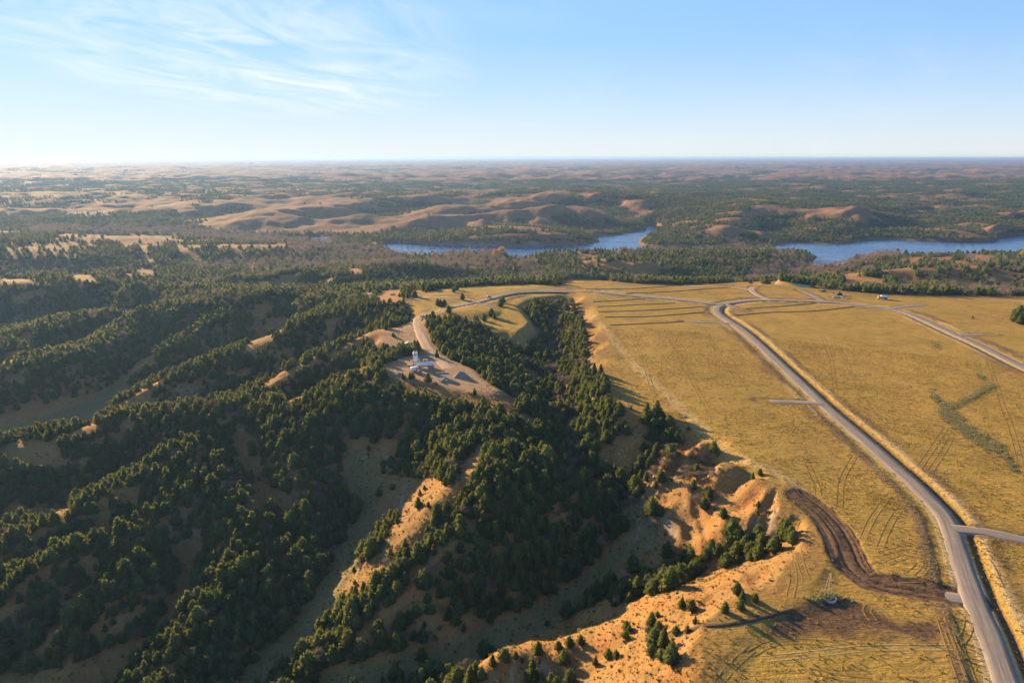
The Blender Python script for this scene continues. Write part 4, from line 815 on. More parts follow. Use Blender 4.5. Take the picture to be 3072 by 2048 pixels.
for i in range(14):
    one = MB(); dome_twigs(one, rnd, rnd.uniform(7, 11), rnd.uniform(3.5, 5), 22, 0.42); ox, oy = rnd.gauss(0, 13), rnd.gauss(0, 13); mb.add([(x + ox, y + oy, z) for x, y, z in one.v], one.f)
bfar_m = [mb.mesh('thicket_far', [M['twig']])]
for k in range(3):
    mb = MB()
    for i in range(26):
        a = rnd.uniform(0, 6.28); r = rnd.uniform(0, 0.5); p = Vector((r * math.cos(a), r * math.sin(a), -0.05)); d = Vector((math.cos(a) * 0.6, math.sin(a) * 0.6, 1)) ; l = rnd.uniform(0.35, 0.8); sd = Vector((-math.sin(a), math.cos(a), 0)) * 0.10
        mb.add([p - sd, p + sd, p + d * l], [(0, 1, 2)])
    tuft_m.append(mb.mesh('tuft', [M['straw']]))

def scatter_object(name, P, var, sc, rz, coll, label, cat):
    me = bpy.data.meshes.new(name); P = np.asarray(P, np.float32); me.vertices.add(len(P)); me.vertices.foreach_set('co', P.ravel())
    for nm_, ty, arr in (('var', 'INT', var), ('sc', 'FLOAT', sc), ('rz', 'FLOAT', rz)):
        at_ = me.attributes.new(nm_, ty, 'POINT'); at_.data.foreach_set('value', np.asarray(arr, np.int32 if ty == 'INT' else np.float32))
    o = bpy.data.objects.new(name, me); COL.objects.link(o); tag(o, label, cat, None, 'stuff')
    g = bpy.data.node_groups.new(name, 'GeometryNodeTree'); g.interface.new_socket('Geometry', in_out='INPUT', socket_type='NodeSocketGeometry'); g.interface.new_socket('Geometry', in_out='OUTPUT', socket_type='NodeSocketGeometry')
    i_ = g.nodes.new('NodeGroupInput'); o_ = g.nodes.new('NodeGroupOutput'); ip = g.nodes.new('GeometryNodeInstanceOnPoints'); ci = g.nodes.new('GeometryNodeCollectionInfo')
    ci.inputs['Collection'].default_value = coll; ci.inputs['Separate Children'].default_value = True; ci.inputs['Reset Children'].default_value = True
    def att(nm_, ty):
        a_ = g.nodes.new('GeometryNodeInputNamedAttribute'); a_.data_type = ty; a_.inputs['Name'].default_value = nm_; return a_.outputs[0]
    cx = g.nodes.new('ShaderNodeCombineXYZ'); g.links.new(att('rz', 'FLOAT'), cx.inputs[2])
    g.links.new(i_.outputs[0], ip.inputs['Points']); g.links.new(ci.outputs[0], ip.inputs['Instance']); ip.inputs['Pick Instance'].default_value = True
    g.links.new(att('var', 'INT'), ip.inputs['Instance Index']); g.links.new(cx.outputs[0], ip.inputs['Rotation']); g.links.new(att('sc', 'FLOAT'), ip.inputs['Scale'])
    g.links.new(ip.outputs[0], o_.inputs[0]); md = o.modifiers.new('scatter', 'NODES'); md.node_group = g; return o

# ---- where the woods stand (frame positions of clearings, draws and thickets)
OPEN = [   # (points, half width): grassy floors, bare slopes, sunlit crests, tracks
 ([(1065,1375),(1095,1480),(1105,1560),(1060,1640),(1005,1760),(900,1900),(740,2070)], 40), ([(1120,1440),(1200,1465),(1290,1470)], 42), ([(1130,1530),(1200,1500)], 50),
 ([(1200,1600),(1130,1700),(1010,1790)], 30), ([(1200,1620),(1250,1550)], 24),
 ([(1890,1490),(1925,1600),(1800,1735),(1600,1860),(1350,1965),(1000,2055)], 42),
 ([(1437,1358),(1400,1420)], 26), ([(1380,1470),(1300,1528),(1250,1590),(1222,1640)], 20), ([(1440,1565),(1395,1600)], 17), ([(1365,1622),(1300,1690),(1260,1720)], 19),
 ([(1250,1715),(1245,1790),(1200,1830),(1120,1880),(1075,1930)], 26), ([(1222,1290),(1180,1330),(1130,1345)], 14), ([(1100,1390),(1180,1355)], 20),
 ([(715,1320),(735,1375)], 22), ([(730,1400),(770,1410)], 26), ([(790,1490),(850,1520)], 34), ([(585,1635),(570,1720),(545,1800),(520,1850)], 26), ([(600,1690),(640,1660)], 18),
 ([(250,1790),(190,1860),(120,1960)], 14), ([(305,1548),(330,1600)], 20), ([(30,1545),(200,1535)], 20), ([(410,1462),(370,1483),(320,1510)], 10), ([(180,1585),(90,1628)], 10),
 ([(165,1695),(105,1732),(30,1780)], 10), ([(355,1160),(410,1110),(455,1082)], 14), ([(760,1040),(800,1000),(840,965)], 24), ([(985,1000),(1000,965)], 16), ([(775,940),(800,930)], 22),
 ([(30,1080)], 24), ([(20,1140),(60,1135)], 14), ([(80,1015)], 18), ([(40,1370),(160,1375)], 34), ([(360,1220),(400,1205),(450,1185)], 12), ([(420,1205),(460,1215)], 20),
 ([(1145,995),(1100,1012),(1043,1042),(985,1075)], 11), ([(960,1090),(905,1105),(840,1140),(800,1165)], 10), ([(1055,1124),(1000,1140),(930,1183),(860,1215)], 10), ([(1100,1110),(1040,1125)], 12),
 ([(730,1222),(780,1212)], 9), ([(380,1282),(360,1325)], 16), ([(285,1284),(240,1300)], 13), ([(205,1312),(165,1330)], 10), ([(95,1335),(20,1345)], 12), ([(280,1370),(240,1395)], 10), ([(1190,1150),(1160,1160)], 24), ([(1230,1170),(1270,1172)], 12),
 ([(510,930),(490,940)], 9), ([(865,975),(830,1000)], 9), ([(810,1140),(850,1120)], 8), ([(1480,1180),(1530,1215),(1500,1225),(1440,1195)], 22), ([(1550,1075),(1590,1080)], 16), ([(1590,1120),(1610,1140)], 18), ([(1530,1230),(1560,1260),(1600,1270)], 14),
 ([(1170,1145),(1240,1165),(1300,1176),(1380,1192),(1460,1208)], 20), ([(560,738),(1048,738)], 5), ([(840,728),(1000,740)], 12), ([(180,704),(230,704)], 8), ([(265,704),(330,702)], 8), ([(2700,658),(2790,660)], 5), ([(2990,684),(3072,684)], 6), ([(2540,850),(2600,842),(2640,850)], 16), ([(2700,850),(2760,850)], 18), ([(2860,850),(2920,860)], 18), ([(2490,833),(2580,820)], 8), ([(2700,782),(2760,778)], 8), ([(2800,780),(2850,776)], 8), ([(2890,770),(2970,772)], 8), ([(2870,790),(2910,795)], 9), ([(2680,818),(2720,812)], 10), ([(2760,812),(2800,814)], 8), ([(2980,830),(3030,836)], 16), ([(1750,788),(1850,797),(1960,800)], 7), ([(1735,768),(1785,774)], 8), ([(1600,805),(1640,800)], 8), ([(1520,815),(1560,820)], 8), ([(1095,790),(1150,785)], 7), ([(1050,810),(1080,815)], 9), ([(830,855),(870,840)], 20), ([(230,830),(280,845)], 14), ([(420,815),(450,820)], 16), ([(350,840),(390,828)], 8), ([(0,845),(95,845)], 8), ([(40,900),(130,880)], 14), ([(1150,895),(1190,890)], 22), ([(1090,885),(1110,890)], 12),
 ([(1020,860),(1060,850)], 8), ([(960,850),(990,842)], 8), ([(790,815),(830,810)], 8), ([(1250,885),(1240,920),(1250,950)], 22),
 ([(380,735),(400,715)], 14), ([(430,745),(440,780)], 12), ([(540,745),(600,785)], 12), ([(700,745),(720,760)], 10), ([(1060,640),(1080,650)], 14)]
NOTREE = [(1690,840),(1668,870),(1715,910),(1745,960),(1755,1010),(1760,1070),(1765,1130),(1790,1185),(1800,1260),(1790,1330),(1800,1395),(1850,1430),(1905,1480),(1960,1500),(1985,1540),(1940,1640),(1880,1760),(1730,1840),(1560,1920),(1440,1975),(1250,2060),(1250,2600),(4000,2600),(4000,860),(3072,888),(2700,884),(2560,876),(2450,858),(2330,842),(2040,854),(1900,850),(1750,834)]
WOODS_R = [ # extra wooded spots on the bluffs: (points, half width, share of leafless bushes)
 ([(1775,1150),(1790,1170)], 26, 0.1), ([(1735,1195),(1760,1215)], 20, 0.1), ([(1810,1235),(1850,1280),(1835,1300)], 30, 0.05), ([(1960,1260),(1980,1310),(1945,1350)], 26, 0.2), ([(2010,1310),(1985,1380),(1940,1440),(1890,1480)], 34, 0.7),
 ([(2110,1380),(2090,1430),(2100,1470)], 34, 0.9), ([(2150,1480),(2100,1520)], 14, 0.9), ([(1740,1050),(1745,1090)], 16, 0.3), ([(2360,1615),(2250,1655),(2130,1680),(2040,1720),(1960,1755)], 24, 0.2), ([(2215,1600),(2225,1640)], 22, 0.0),
 ([(1900,1790),(1840,1800)], 16, 0.3), ([(1960,1900),(1975,1960),(1990,1990)], 20, 0.1), ([(1300,2045),(1420,2040),(1500,2055)], 20, 0.15), ([(2330,1585),(2300,1620)], 16, 0.9), ([(3058,955),(3110,970)], 16, 0.1), ([(1170,2060),(1280,2070)], 26, 0.3), ([(1600,2060),(1700,2056)], 12, 0.2)]
BAREZ = [([(1690,900),(1660,960),(1650,1060),(1690,1150),(1700,1260),(1700,1350),(1780,1440)], 46, 0.62), ([(1000,1430),(930,1520),(880,1600)], 60, 0.35), ([(700,1420),(820,1590)], 40, 0.4), ([(830,1600),(900,1680)], 50, 0.45),
 ([(500,1700),(480,1900),(300,2040)], 50, 0.3), ([(1850,1640),(1750,1720)], 40, 0.4), ([(1250,1890),(1400,1880)], 40, 0.4), ([(600,1150),(450,1230),(700,1200)], 60, 0.35), ([(500,900),(700,905)], 26, 0.4),
 ([(600,800),(1000,790),(1200,790)], 16, 0.7), ([(1300,790),(1500,800),(1600,800),(1560,775)], 18, 0.7), ([(880,745),(1000,755),(1100,760),(1200,752),(1500,758)], 22, 0.85), ([(2250,825),(2400,800),(2480,810),(2560,790),(2640,760),(2700,755)], 22, 0.85),
 ([(2360,780),(2330,800),(2300,820)], 30, 0.75), ([(2800,870),(2950,880),(3060,884)], 12, 0.6), ([(560,700),(800,715),(1000,720)], 16, 0.9), ([(100,688),(420,690),(650,700)], 14, 0.9), ([(1850,748),(2040,748)], 14, 0.5), ([(2900,748),(3000,752)], 10, 0.8), ([(2250,745),(2310,745)], 10, 0.8), ([(2600,860),(2720,868)], 12, 0.5)]
def strokes(u, v, L_, i_w=1):
    r = np.full(u.shape, 9.0)
    for s_ in L_:
        p = s_[0] if len(s_[0]) > 1 else s_[0] * 2
        pa = np.array(p, float); w_ = s_[1]
        b = (u > pa[:, 0].min() - 2 * w_) & (u < pa[:, 0].max() + 2 * w_) & (v > pa[:, 1].min() - 2 * w_) & (v < pa[:, 1].max() + 2 * w_)
        if b.any(): r[b] = np.minimum(r[b], seg_dist(u[b], v[b], p)[0] / w_)
    return r
def grid(r0, r1, sp):
    X, Y = np.meshgrid(np.arange(-r1, r1, sp), np.arange(0, r1, sp)); X = X.ravel() + RNG.uniform(-.46, .46, X.size) * sp; Y = Y.ravel() + RNG.uniform(-.46, .46, Y.size) * sp
    r = np.hypot(X, Y); m_ = (r >= r0) & (r < r1) & (np.abs(X) < Y * 0.83 + 25) & (Y > 60); return X[m_], Y[m_]
def visible(x, y, z, top):
    """is the tree top in the frame and in sight over the land"""
    ok = np.ones(len(x), bool)
    for f in np.linspace(0.35, 0.985, 44):
        zz = height(x * f, y * f, False); ok &= CAM_Z + (z + top - CAM_Z) * f > zz
    return ok
def in_frame(u, v, mu=30, mv=40): return (u > -mu) & (u < 3072 + mu) & (v < 2048 + mv) & (v > 400)

def plant_density(x, y, z):
    """share of ground under cedars, and share of leafless trees among them"""
    u, v = to_frame(x, y, z); r = np.hypot(x, y); rel = rel_of(x, y); s = slope_of(x, y)
    nz_ = fbm(x / 34, y / 34, 3); nl = fbm(x / 150, y / 150, 3)
    d = 1.15 + 0.35 * nz_ + 0.25 * nl - np.clip(rel, -4, 8) * 0.03
    mid_ = sstep(620, 1000, r)
    wf = 0.40 + 0.7 * nl + 0.5 * fbm(x / 60, y / 60, 3) - rel * 0.04 + np.interp(u, [0, 900, 1500, 2000, 3000], [0.62, 0.5, 0.35, 0.40, 0.22])
    d = d * (1 - mid_) + np.clip(wf, 0, 1) * mid_
    b1300 = sstep(1250, 1500, r); d = d * (1 - b1300) + (0.9 * wood_far(x, y, z, rel)) * b1300
    o = strokes(u, v, OPEN); d = d * sstep(0.75, 1.25, o + 0.5 * nz_) 
    nt_ = inside(u, v, NOTREE); wr = np.full(u.shape, 9.0); bshare = np.full(u.shape, 0.13)
    d = np.where(nt_, 0.0, d)
    for p, w_, sh in WOODS_R:
        dd = strokes(u, v, [(p, w_)]); h_ = dd + 0.35 * nz_ < 1.25; d = np.where(h_, 1.0, d); bshare = np.where(h_, sh, bshare)
    for p, w_, sh in BAREZ:
        dd = strokes(u, v, [(p, w_)]) + 0.4 * nz_; k = 1 - sstep(0.5, 1.2, dd); bshare = np.maximum(bshare, sh * k); d = np.where((k > 0.3) & (sh > 0.65), np.maximum(d, 0.75), d)
    # no trees on meadow, yard, roads, water
    nb = (x > -300) & (x < 900) & (y > 50) & (y < 800)
    if nb.any():
        xa, ya = x[nb], y[nb]; da = d[nb]; dm = np.minimum(sdist(xa, ya, NORTHM), np.minimum(sdist(xa, ya, PAD), sdist(xa, ya, SHOULD)))
        da[(dm < 1.5) | (road_dist(xa, ya) < 2.5)] = 0; mdw = sdist(xa, ya, MEADOW); da[(mdw < -3) & (da < 0.8)] = 0; d[nb] = da
    d[z < LAKE_Z + 0.9] = 0; lk_ = (y > 1000) & (z < LAKE_Z + 6); d[lk_] *= sstep(4, 14, np.minimum(sdist(x[lk_], y[lk_], LAKE), 99)) if lk_.any() else 1
    return np.clip(d, 0, 1), np.clip(bshare, 0, 0.95), u, v
# ---- lay the ground sheet
Aat, Bat = cover(V[:, 0], V[:, 1], V[:, 2])
ground_me = mesh_from('ground', V, F, [M['ground']], True)
fc = len(ground_me.polygons)
for nm_, arr in (('A', Aat), ('B', Bat)):
    at_ = ground_me.attributes.new(nm_, 'FLOAT_COLOR', 'POINT'); at_.data.foreach_set('color', arr.ravel())
ground = bpy.data.objects.new('ground', ground_me); COL.objects.link(ground); ground['kind'] = 'structure'
lake_pts = [(-2550, 1000), (2550, 1000), (2550, 3100), (-2550, 3100)]
lake_me = mesh_from('lake', [(x, y, LAKE_Z) for x, y in lake_pts], [[0, 1, 2, 3]], [M['water']])
lake = bpy.data.objects.new('lake', lake_me); COL.objects.link(lake); lake['kind'] = 'structure'
# ---- plant the woods
CE = []; BA = []            # rows: x, y, z, height scale, distance class
for r0, r1, sp in ((90, 300, 2.75), (300, 460, 3.1), (460, 1000, 3.8), (1000, 2600, 6.2)):
    X, Y = grid(r0, r1, sp); Z = height(X, Y); d, bs, u, v = plant_density(X, Y, Z)
    k = RNG.random(len(X)) < d * (0.95 if r0 < 1000 else 0.8); X, Y, Z, bs, u, v = X[k], Y[k], Z[k], bs[k], u[k], v[k]
    b = RNG.random(len(X)) < bs
    h = np.clip(RNG.normal(0.86, 0.24, len(X)), 0.32, 1.5) * (1.0 if r0 < 1000 else 1.15)
    CE.append(np.stack([X[~b], Y[~b], Z[~b], h[~b], u[~b], v[~b]], 1))
    hb = np.clip(RNG.normal(0.85, 0.22, len(X)), 0.4, 1.5) * np.where(np.hypot(X, Y) > 900, 1.05, 0.8)
    BA.append(np.stack([X[b], Y[b], Z[b], hb[b], u[b], v[b]], 1))
CE = np.vstack(CE); BA = np.vstack(BA)
# lone cedars that can be pointed at: frame position of the foot, height in metres, label
LONE = [
 (1502,918,6.8,'round cedar on the tan meadow, larger of the pair nearest the road junction'), (1510,908,6.2,'slimmer cedar behind the round one in the pair nearest the road junction'),
 (1474,948,6.5,'broad cedar in the middle of the small west meadow'), (1482,956,5.2,'smaller cedar touching the broad one in the small west meadow'),
 (1452,962,5.4,'single round cedar left of the touching pair in the small west meadow'), (1425,966,5.6,'cedar at the wood edge just left of the single round meadow cedar'),
 (1346,938,6.2,'cedar standing at the road edge above the small west meadow'), (1361,876,5.2,'left cedar of the close pair north of the road, by the dirt bank'), (1369,870,5.6,'right cedar of the close pair north of the road, by the dirt bank'),
 (1437,858,5.2,'left cedar of the pair at the top of the north meadow'), (1450,856,5.8,'right cedar of the pair at the top of the north meadow'),
 (1387,898,6.0,'cedar between the dirt spur and the gravel road'), (1313,916,6.0,'left cedar of the clump beside the road bend'), (1322,918,6.2,'middle cedar of the clump beside the road bend'), (1333,917,5.6,'right cedar of the clump beside the road bend'),
 (1540,846,4.6,'leftmost cedar of the row along the north meadow rim'), (1558,847,4.8,'second cedar of the row along the north meadow rim'), (1575,847,3.8,'small third cedar of the row along the north meadow rim'), (1592,847,4.4,'fourth cedar of the row along the north meadow rim'), (1606,847,4.6,'fifth cedar of the row along the north meadow rim'), (1668,848,4.6,'last cedar at the east end of the north meadow rim'),
 (1310,1072,5.4,'cone shaped cedar just right of the white silo'), (1244,890,6.5,'tall cedar in the clump left of the dirt turning bay'),
 (2002,1670,6.5,'round cedar standing alone on the gully lip above the ravine'), (2170,1552,4.2,'round cedar alone on the sunlit orange bluff'), (2274,1520,2.6,'small cedar high on the sunlit orange bluff'), (2272,1541,1.6,'tiny shrub below the small cedar on the bluff top'),
 (2258,1437,3.0,'cedar at the head of the shaded gully, left of two'), (2280,1424,2.8,'cedar at the head of the shaded gully, right of two'), (2022,1293,2.8,'small cedar at the rim above the bare gully'), (2065,1290,2.2,'small dark shrub on the meadow edge right of the gully head'), (1893,1226,1.8,'tiny shrub on the meadow edge above the bluff'),
 (2212,1780,3.6,'left cedar of the trio on the yellow bank'), (2226,1800,3.2,'middle cedar of the trio on the yellow bank'), (2265,1803,2.6,'right cedar of the trio on the yellow bank'), (2175,1834,3.2,'cedar of the close pair below the trio on the yellow bank'), (2222,1826,3.0,'right cedar of the close pair below the trio on the yellow bank'),
 (2045,1822,3.6,'left cedar of the two large ones on the orange bench'), (2075,1830,3.6,'right cedar of the two large ones on the orange bench'), (2085,1870,2.4,'small cedar alone beneath the two on the orange bench'), (2028,1902,2.8,'cedar left of two near the dark track on the bench'), (2062,1896,2.2,'cedar right of two near the dark track on the bench'), (1972,1848,1.9,'small shrub alone on the bench lip'),
 (1615,1962,5.0,'big round cedar on the rim of the orange bench above the ravine'), (1692,1990,4.6,'round cedar standing in the middle of the orange bench'), (1786,1994,3.0,'low round cedar right of the middle one on the bench'), (1825,1972,3.2,'left cedar of the touching pair on the bench'), (1848,1972,2.8,'right cedar of the touching pair on the bench'),
 (1880,1888,3.2,'cedar at the break of the bench, upper of two'), (1888,1894,2.6,'cedar at the break of the bench, lower of two'), (1876,1912,2.8,'round shrub cedar below the two at the bench break'), (1617,1988,1.8,'tiny cedar on the orange lip beside the pale cliff'),
 (1708,1938,3.6,'left cedar of the pair on the bench rim'), (1742,1932,3.4,'right cedar of the pair on the bench rim'), (1675,1948,3.2,'cedar between the big round one and the rim pair'), (1425,2025,5.2,'dark cedar in shade left of the orange bench'), (1512,1980,4.4,'pale topped cedar at the left end of the bench rim'), (1478,1996,4.2,'dark cedar beside the pale topped one at the bench end'), (1547,1972,2.4,'small cedar at the left end of the bench rim'), (1566,1985,2.0,'low cedar shrub on the left lip of the bench'),
 (1266,1978,5.0,'round dark cedar alone on the shaded valley floor'), (1316,2003,1.8,'tiny dark cedar alone on the shaded valley floor'), (1178,1468,3.0,'small cedar alone on the shaded slope of the side valley'), (1260,1486,3.2,'cedar on the reddish shaded slope, larger of two'), (1274,1468,2.2,'cedar on the reddish shaded slope, smaller of two'), (1285,1520,2.6,'round cedar below the sunlit orange crest'),
 (1065,1752,2.2,'small round cedar by the side valley mouth'), (2918,955,2.2,'lone shrub on the far right meadow'), (1180,1010,3.2,'small cedar on the grassy shoulder west of the dirt road')]
lp = hit([a[0] for a in LONE], [a[1] for a in LONE])
# keep the scattered woods off the lone trees
for arr_n in ('CE', 'BA'):
    arr = globals()[arr_n]; keep = np.ones(len(arr), bool)
    nearc = np.hypot(arr[:, 0], arr[:, 1]) < 760
    for p in lp: keep &= ~(nearc & ((arr[:, 0] - p[0]) ** 2 + (arr[:, 1] - p[1]) ** 2 < 9))
    globals()[arr_n] = arr[keep]
def place_tree(name, crown, trunk, p, sc, rz, label, cat, group):
    e = empty(name, (p[0], p[1], p[2] - 0.1), rz, sc); tag(e, label, cat, group)
    for nm_, me in (('trunk', trunk), ('crown', crown)):
        o = bpy.data.objects.new(nm_, me); COL.objects.link(o); o.parent = e
    return e
for i, (a, p) in enumerate(zip(LONE, lp)):
    k = i % 6; place_tree('cedar_tree', CROWN[k], TRUNK[k], p, a[2] / 6.0, i * 1.7, a[3], 'cedar tree', 'lone cedars on meadow, bench and valley floor')

def band(v, lo, hi): return 0 if v < lo + (hi - lo) / 3 else (1 if v < lo + 2 * (hi - lo) / 3 else 2)
def side(u, lo, hi): return ('left', 'middle', 'right')[0 if u < lo + (hi - lo) / 3 else (1 if u < lo + 2 * (hi - lo) / 3 else 2)]
def size_word(h): return 'small' if h < 0.8 else ('middling' if h < 1.05 else ('large' if h < 1.25 else 'very large'))
def region_label(u, v, h):
    """where in the woods a nearby cedar stands"""
    s_ = size_word(h)
    if u > 1250 and v > 2000 and u < 1760: return ('%s cedar in the thicket at the foot of the pale cliff, %s part' % (s_, side(u, 1250, 1760)), 'cedars below the pale cliff')
    if u > 1850 and v > 1850: return ('%s cedar in the loose row crossing the orange bench' % s_, 'cedars crossing the orange bench')
    if u > 1930: return ('%s cedar %s the wooded gully that cuts into the tan meadow' % (s_, ('at the head of', 'halfway down', 'at the mouth of')[2 - band(u, 1930, 2400)]), 'cedars in the meadow gullies')
    if u > 1060 and v > 1380 and v > 1930 - (u - 1060) * 1.5: return ('%s cedar %s the shaded face of the central hill, %s part' % (s_, ('high on', 'halfway down', 'at the foot of')[band(v, 1400, 1950)], side(u, 1060, 1930)), 'cedars on the central hill face')
    if u > 1150: return ('%s cedar %s along the central spur below the yard' % (s_, ('high', 'midway', 'low')[band(v, 1150, 1900)]), 'cedars on the central spur')
    if u > 760 and v < 1760: return ('%s cedar %s the grassy side valley, on its wooded slope' % (s_, ('above the head of', 'beside', 'near the mouth of')[band(v, 1250, 1760)]), 'cedars round the side valley')
    if v > 1650: return ('%s cedar in the nearest dark woods, %s part, %s' % (s_, side(u, 0, 1100), ('upper edge', 'midway down', 'by the bottom edge')[band(v, 1650, 2060)]), 'cedars on the nearest wooded slope')
    return ('%s cedar %s the wooded spurs under the long left crest, %s part' % (s_, ('high on', 'midway on', 'low on')[band(v, 1250, 1650)], side(u, 0, 760)), 'cedars on the left spurs')
rC = np.hypot(CE[:, 0], CE[:, 1]); cand = np.where((rC < 420) & in_frame(CE[:, 4], CE[:, 5]))[0]
dist3 = np.sqrt(CE[cand, 0] ** 2 + CE[cand, 1] ** 2 + (CAM_Z - CE[cand, 2]) ** 2); size = CE[cand, 3] / dist3
cand = cand[np.argsort(-size)][:900]
vis = visible(CE[cand, 0], CE[cand, 1], CE[cand, 2], 3.0); pick = cand[vis][:300 - len(LONE)]
for i, j in enumerate(pick):
    x, y, z, h, u, v = CE[j]; k = int(RNG.integers(0, 6)); lb, gr = region_label(u, v, h)
    place_tree('cedar_tree', CROWN[k], TRUNK[k], (x, y, z), h, float(RNG.uniform(0, 6.28)), lb, 'cedar tree', gr)
rest = np.ones(len(CE), bool); rest[pick] = False; CE = CE[rest]; rC = np.hypot(CE[:, 0], CE[:, 1])
def bare_label(u, v, h):
    s_ = 'low' if h < 0.6 else ('middling' if h < 0.85 else 'tall')
    if u > 1960: return ('%s leafless bush in the gully below the meadow rim, %s reach' % (s_, ('upper', 'middle', 'lower')[band(v, 1280, 1800)]), 'leafless bushes in the meadow gullies')
    if 1560 < u: return ('%s leafless tree in the dark ravine beside the meadow, %s reach' % (s_, ('far', 'middle', 'near')[band(v, 880, 1500)]), 'leafless trees in the ravine')
    if u > 1050 and v > 1500: return ('%s leafless pale tree among cedars on the central hill, %s part' % (s_, side(u, 1050, 1600)), 'leafless trees on the central hill')
    if v > 1250: return ('%s leafless tree among the cedars of the near left slope, %s part, %s' % (s_, side(u, 0, 1560), ('upper', 'midway', 'lower')[band(v, 1250, 2060)]), 'leafless trees on the near left slope')
    return ('%s leafless tree in the wooded valleys west of the road, %s part' % (s_, side(u, 0, 1560)), 'leafless trees in the west valleys')
rB = np.hypot(BA[:, 0], BA[:, 1]); cand = np.where((rB < 640) & in_frame(BA[:, 4], BA[:, 5]))[0]
cand = cand[np.argsort(-(BA[cand, 3] / np.maximum(rB[cand], 1)))][:700]
vis = visible(BA[cand, 0], BA[cand, 1], BA[cand, 2], 3.0); pickb = cand[vis][:240]
for j in pickb:
    x, y, z, h, u, v = BA[j]; k = int(RNG.integers(0, 4)); lb, gr = bare_label(u, v, h)
    place_tree('leafless_tree', BCROWN[k], BTRUNK[k], (x, y, z), h, float(RNG.uniform(0, 6.28)), lb, 'leafless tree', gr)
rest = np.ones(len(BA), bool); rest[pickb] = False; BA = BA[rest]; rB = np.hypot(BA[:, 0], BA[:, 1])
def mass(name, rows, coll, nv, label, cat, dz=-0.1):
    if not len(rows): return
    P = rows[:, :3].copy(); P[:, 2] += dz
    return scatter_object(name, P, RNG.integers(0, nv, len(rows)), rows[:, 3], RNG.uniform(0, 6.28, len(rows)), coll, label, cat)
mass('cedar_woods', CE[rC < 640], proto_collection('woods_near', near_m), 6, 'dense cedar woods covering ridges and draws around the yard', 'woods')
mass('distant_cedar_woods', CE[rC >= 640], proto_collection('woods_mid', mid_m), 4, 'cedar woods on the hills round the lake, trees tiny', 'woods')
mass('leafless_thicket', BA[rB < 640], proto_collection('thicket_near', bnear_m), 4, 'grey leafless brush filling the draws between cedars', 'thicket')
mass('distant_leafless_thicket', BA[rB >= 640], proto_collection('thicket_mid', bmid_m), 3, 'pale leafless cottonwoods lining the lake and creek bottoms', 'thicket')
X, Y = grid(2600, 5200, 36.0); X2, Y2 = grid(5200, 9500, 62.0); X = np.concatenate([X, X2]); Y = np.concatenate([Y, Y2]); Z = height(X, Y); rel = rel_of(X, Y)
wf = wood_far(X, Y, Z, rel); k = (RNG.random(len(X)) < wf * 0.85) & (Z > LAKE_Z + 1)
rows = np.stack([X[k], Y[k], Z[k], RNG.uniform(0.8, 1.3, k.sum()) * np.interp(np.hypot(X[k], Y[k]), [2600, 9500], [1, 1.5])], 1)
mass('far_hill_woods', rows, proto_collection('woods_far', far_m), 4, 'dark wooded patches on the hazy hills toward the horizon', 'woods', -0.6)
# autumn cottonwoods at the lake shore
for (u, v, hh, mk, lb) in ((1487,772,15,'rust','rust orange cottonwood at the lake shore'), (1505,770,19,'gold_b','tall tawny cottonwood beside the rust orange one at the shore'), (1300,772,9,'gold_b','low tawny cottonwood on the near lake shore'),
                           (2300,748,9,'gold','small golden tree on the bank where the lake widens'), (3066,772,12,'gold','golden tree at the lake on the right frame edge'), (2490,808,11,'twig_b','tall leafless cottonwood at the tip of the lake inlet')):
    p = hit([u], [v])[0]; e = empty('cottonwood_tree', (p[0], p[1], p[2] - 0.3)); tag(e, lb, 'cottonwood tree', 'cottonwoods on the lake shore')
    mat = {'rust': M['rust'], 'gold': M['gold'], 'gold_b': leaf_material('tawny_leaves', (0.42, 0.29, 0.16), (0.44, 0.31, 0.18), (0.38, 0.26, 0.15)), 'twig_b': M['twig']}[mk]
    mb = MB(); dome_twigs(mb, rnd, hh, hh * 0.5, 420, 0.11, leaf=mk != 'twig_b'); mb.build('crown', mat, e)
    mb = MB(); mb.tube([(0, 0, -1), (0.1, 0, hh * 0.3), (0, 0.1, hh * 0.7)], [0.35, 0.26, 0.08], 6)
    for q in range(6):
        a = q * 1.05; mb.tube([(0, 0, hh * (0.22 + 0.05 * q)), (math.cos(a) * hh * 0.3, math.sin(a) * hh * 0.3, hh * (0.5 + 0.05 * q))], [0.14, 0.04], 4)
    mb.build('trunk', M['bark'], e)
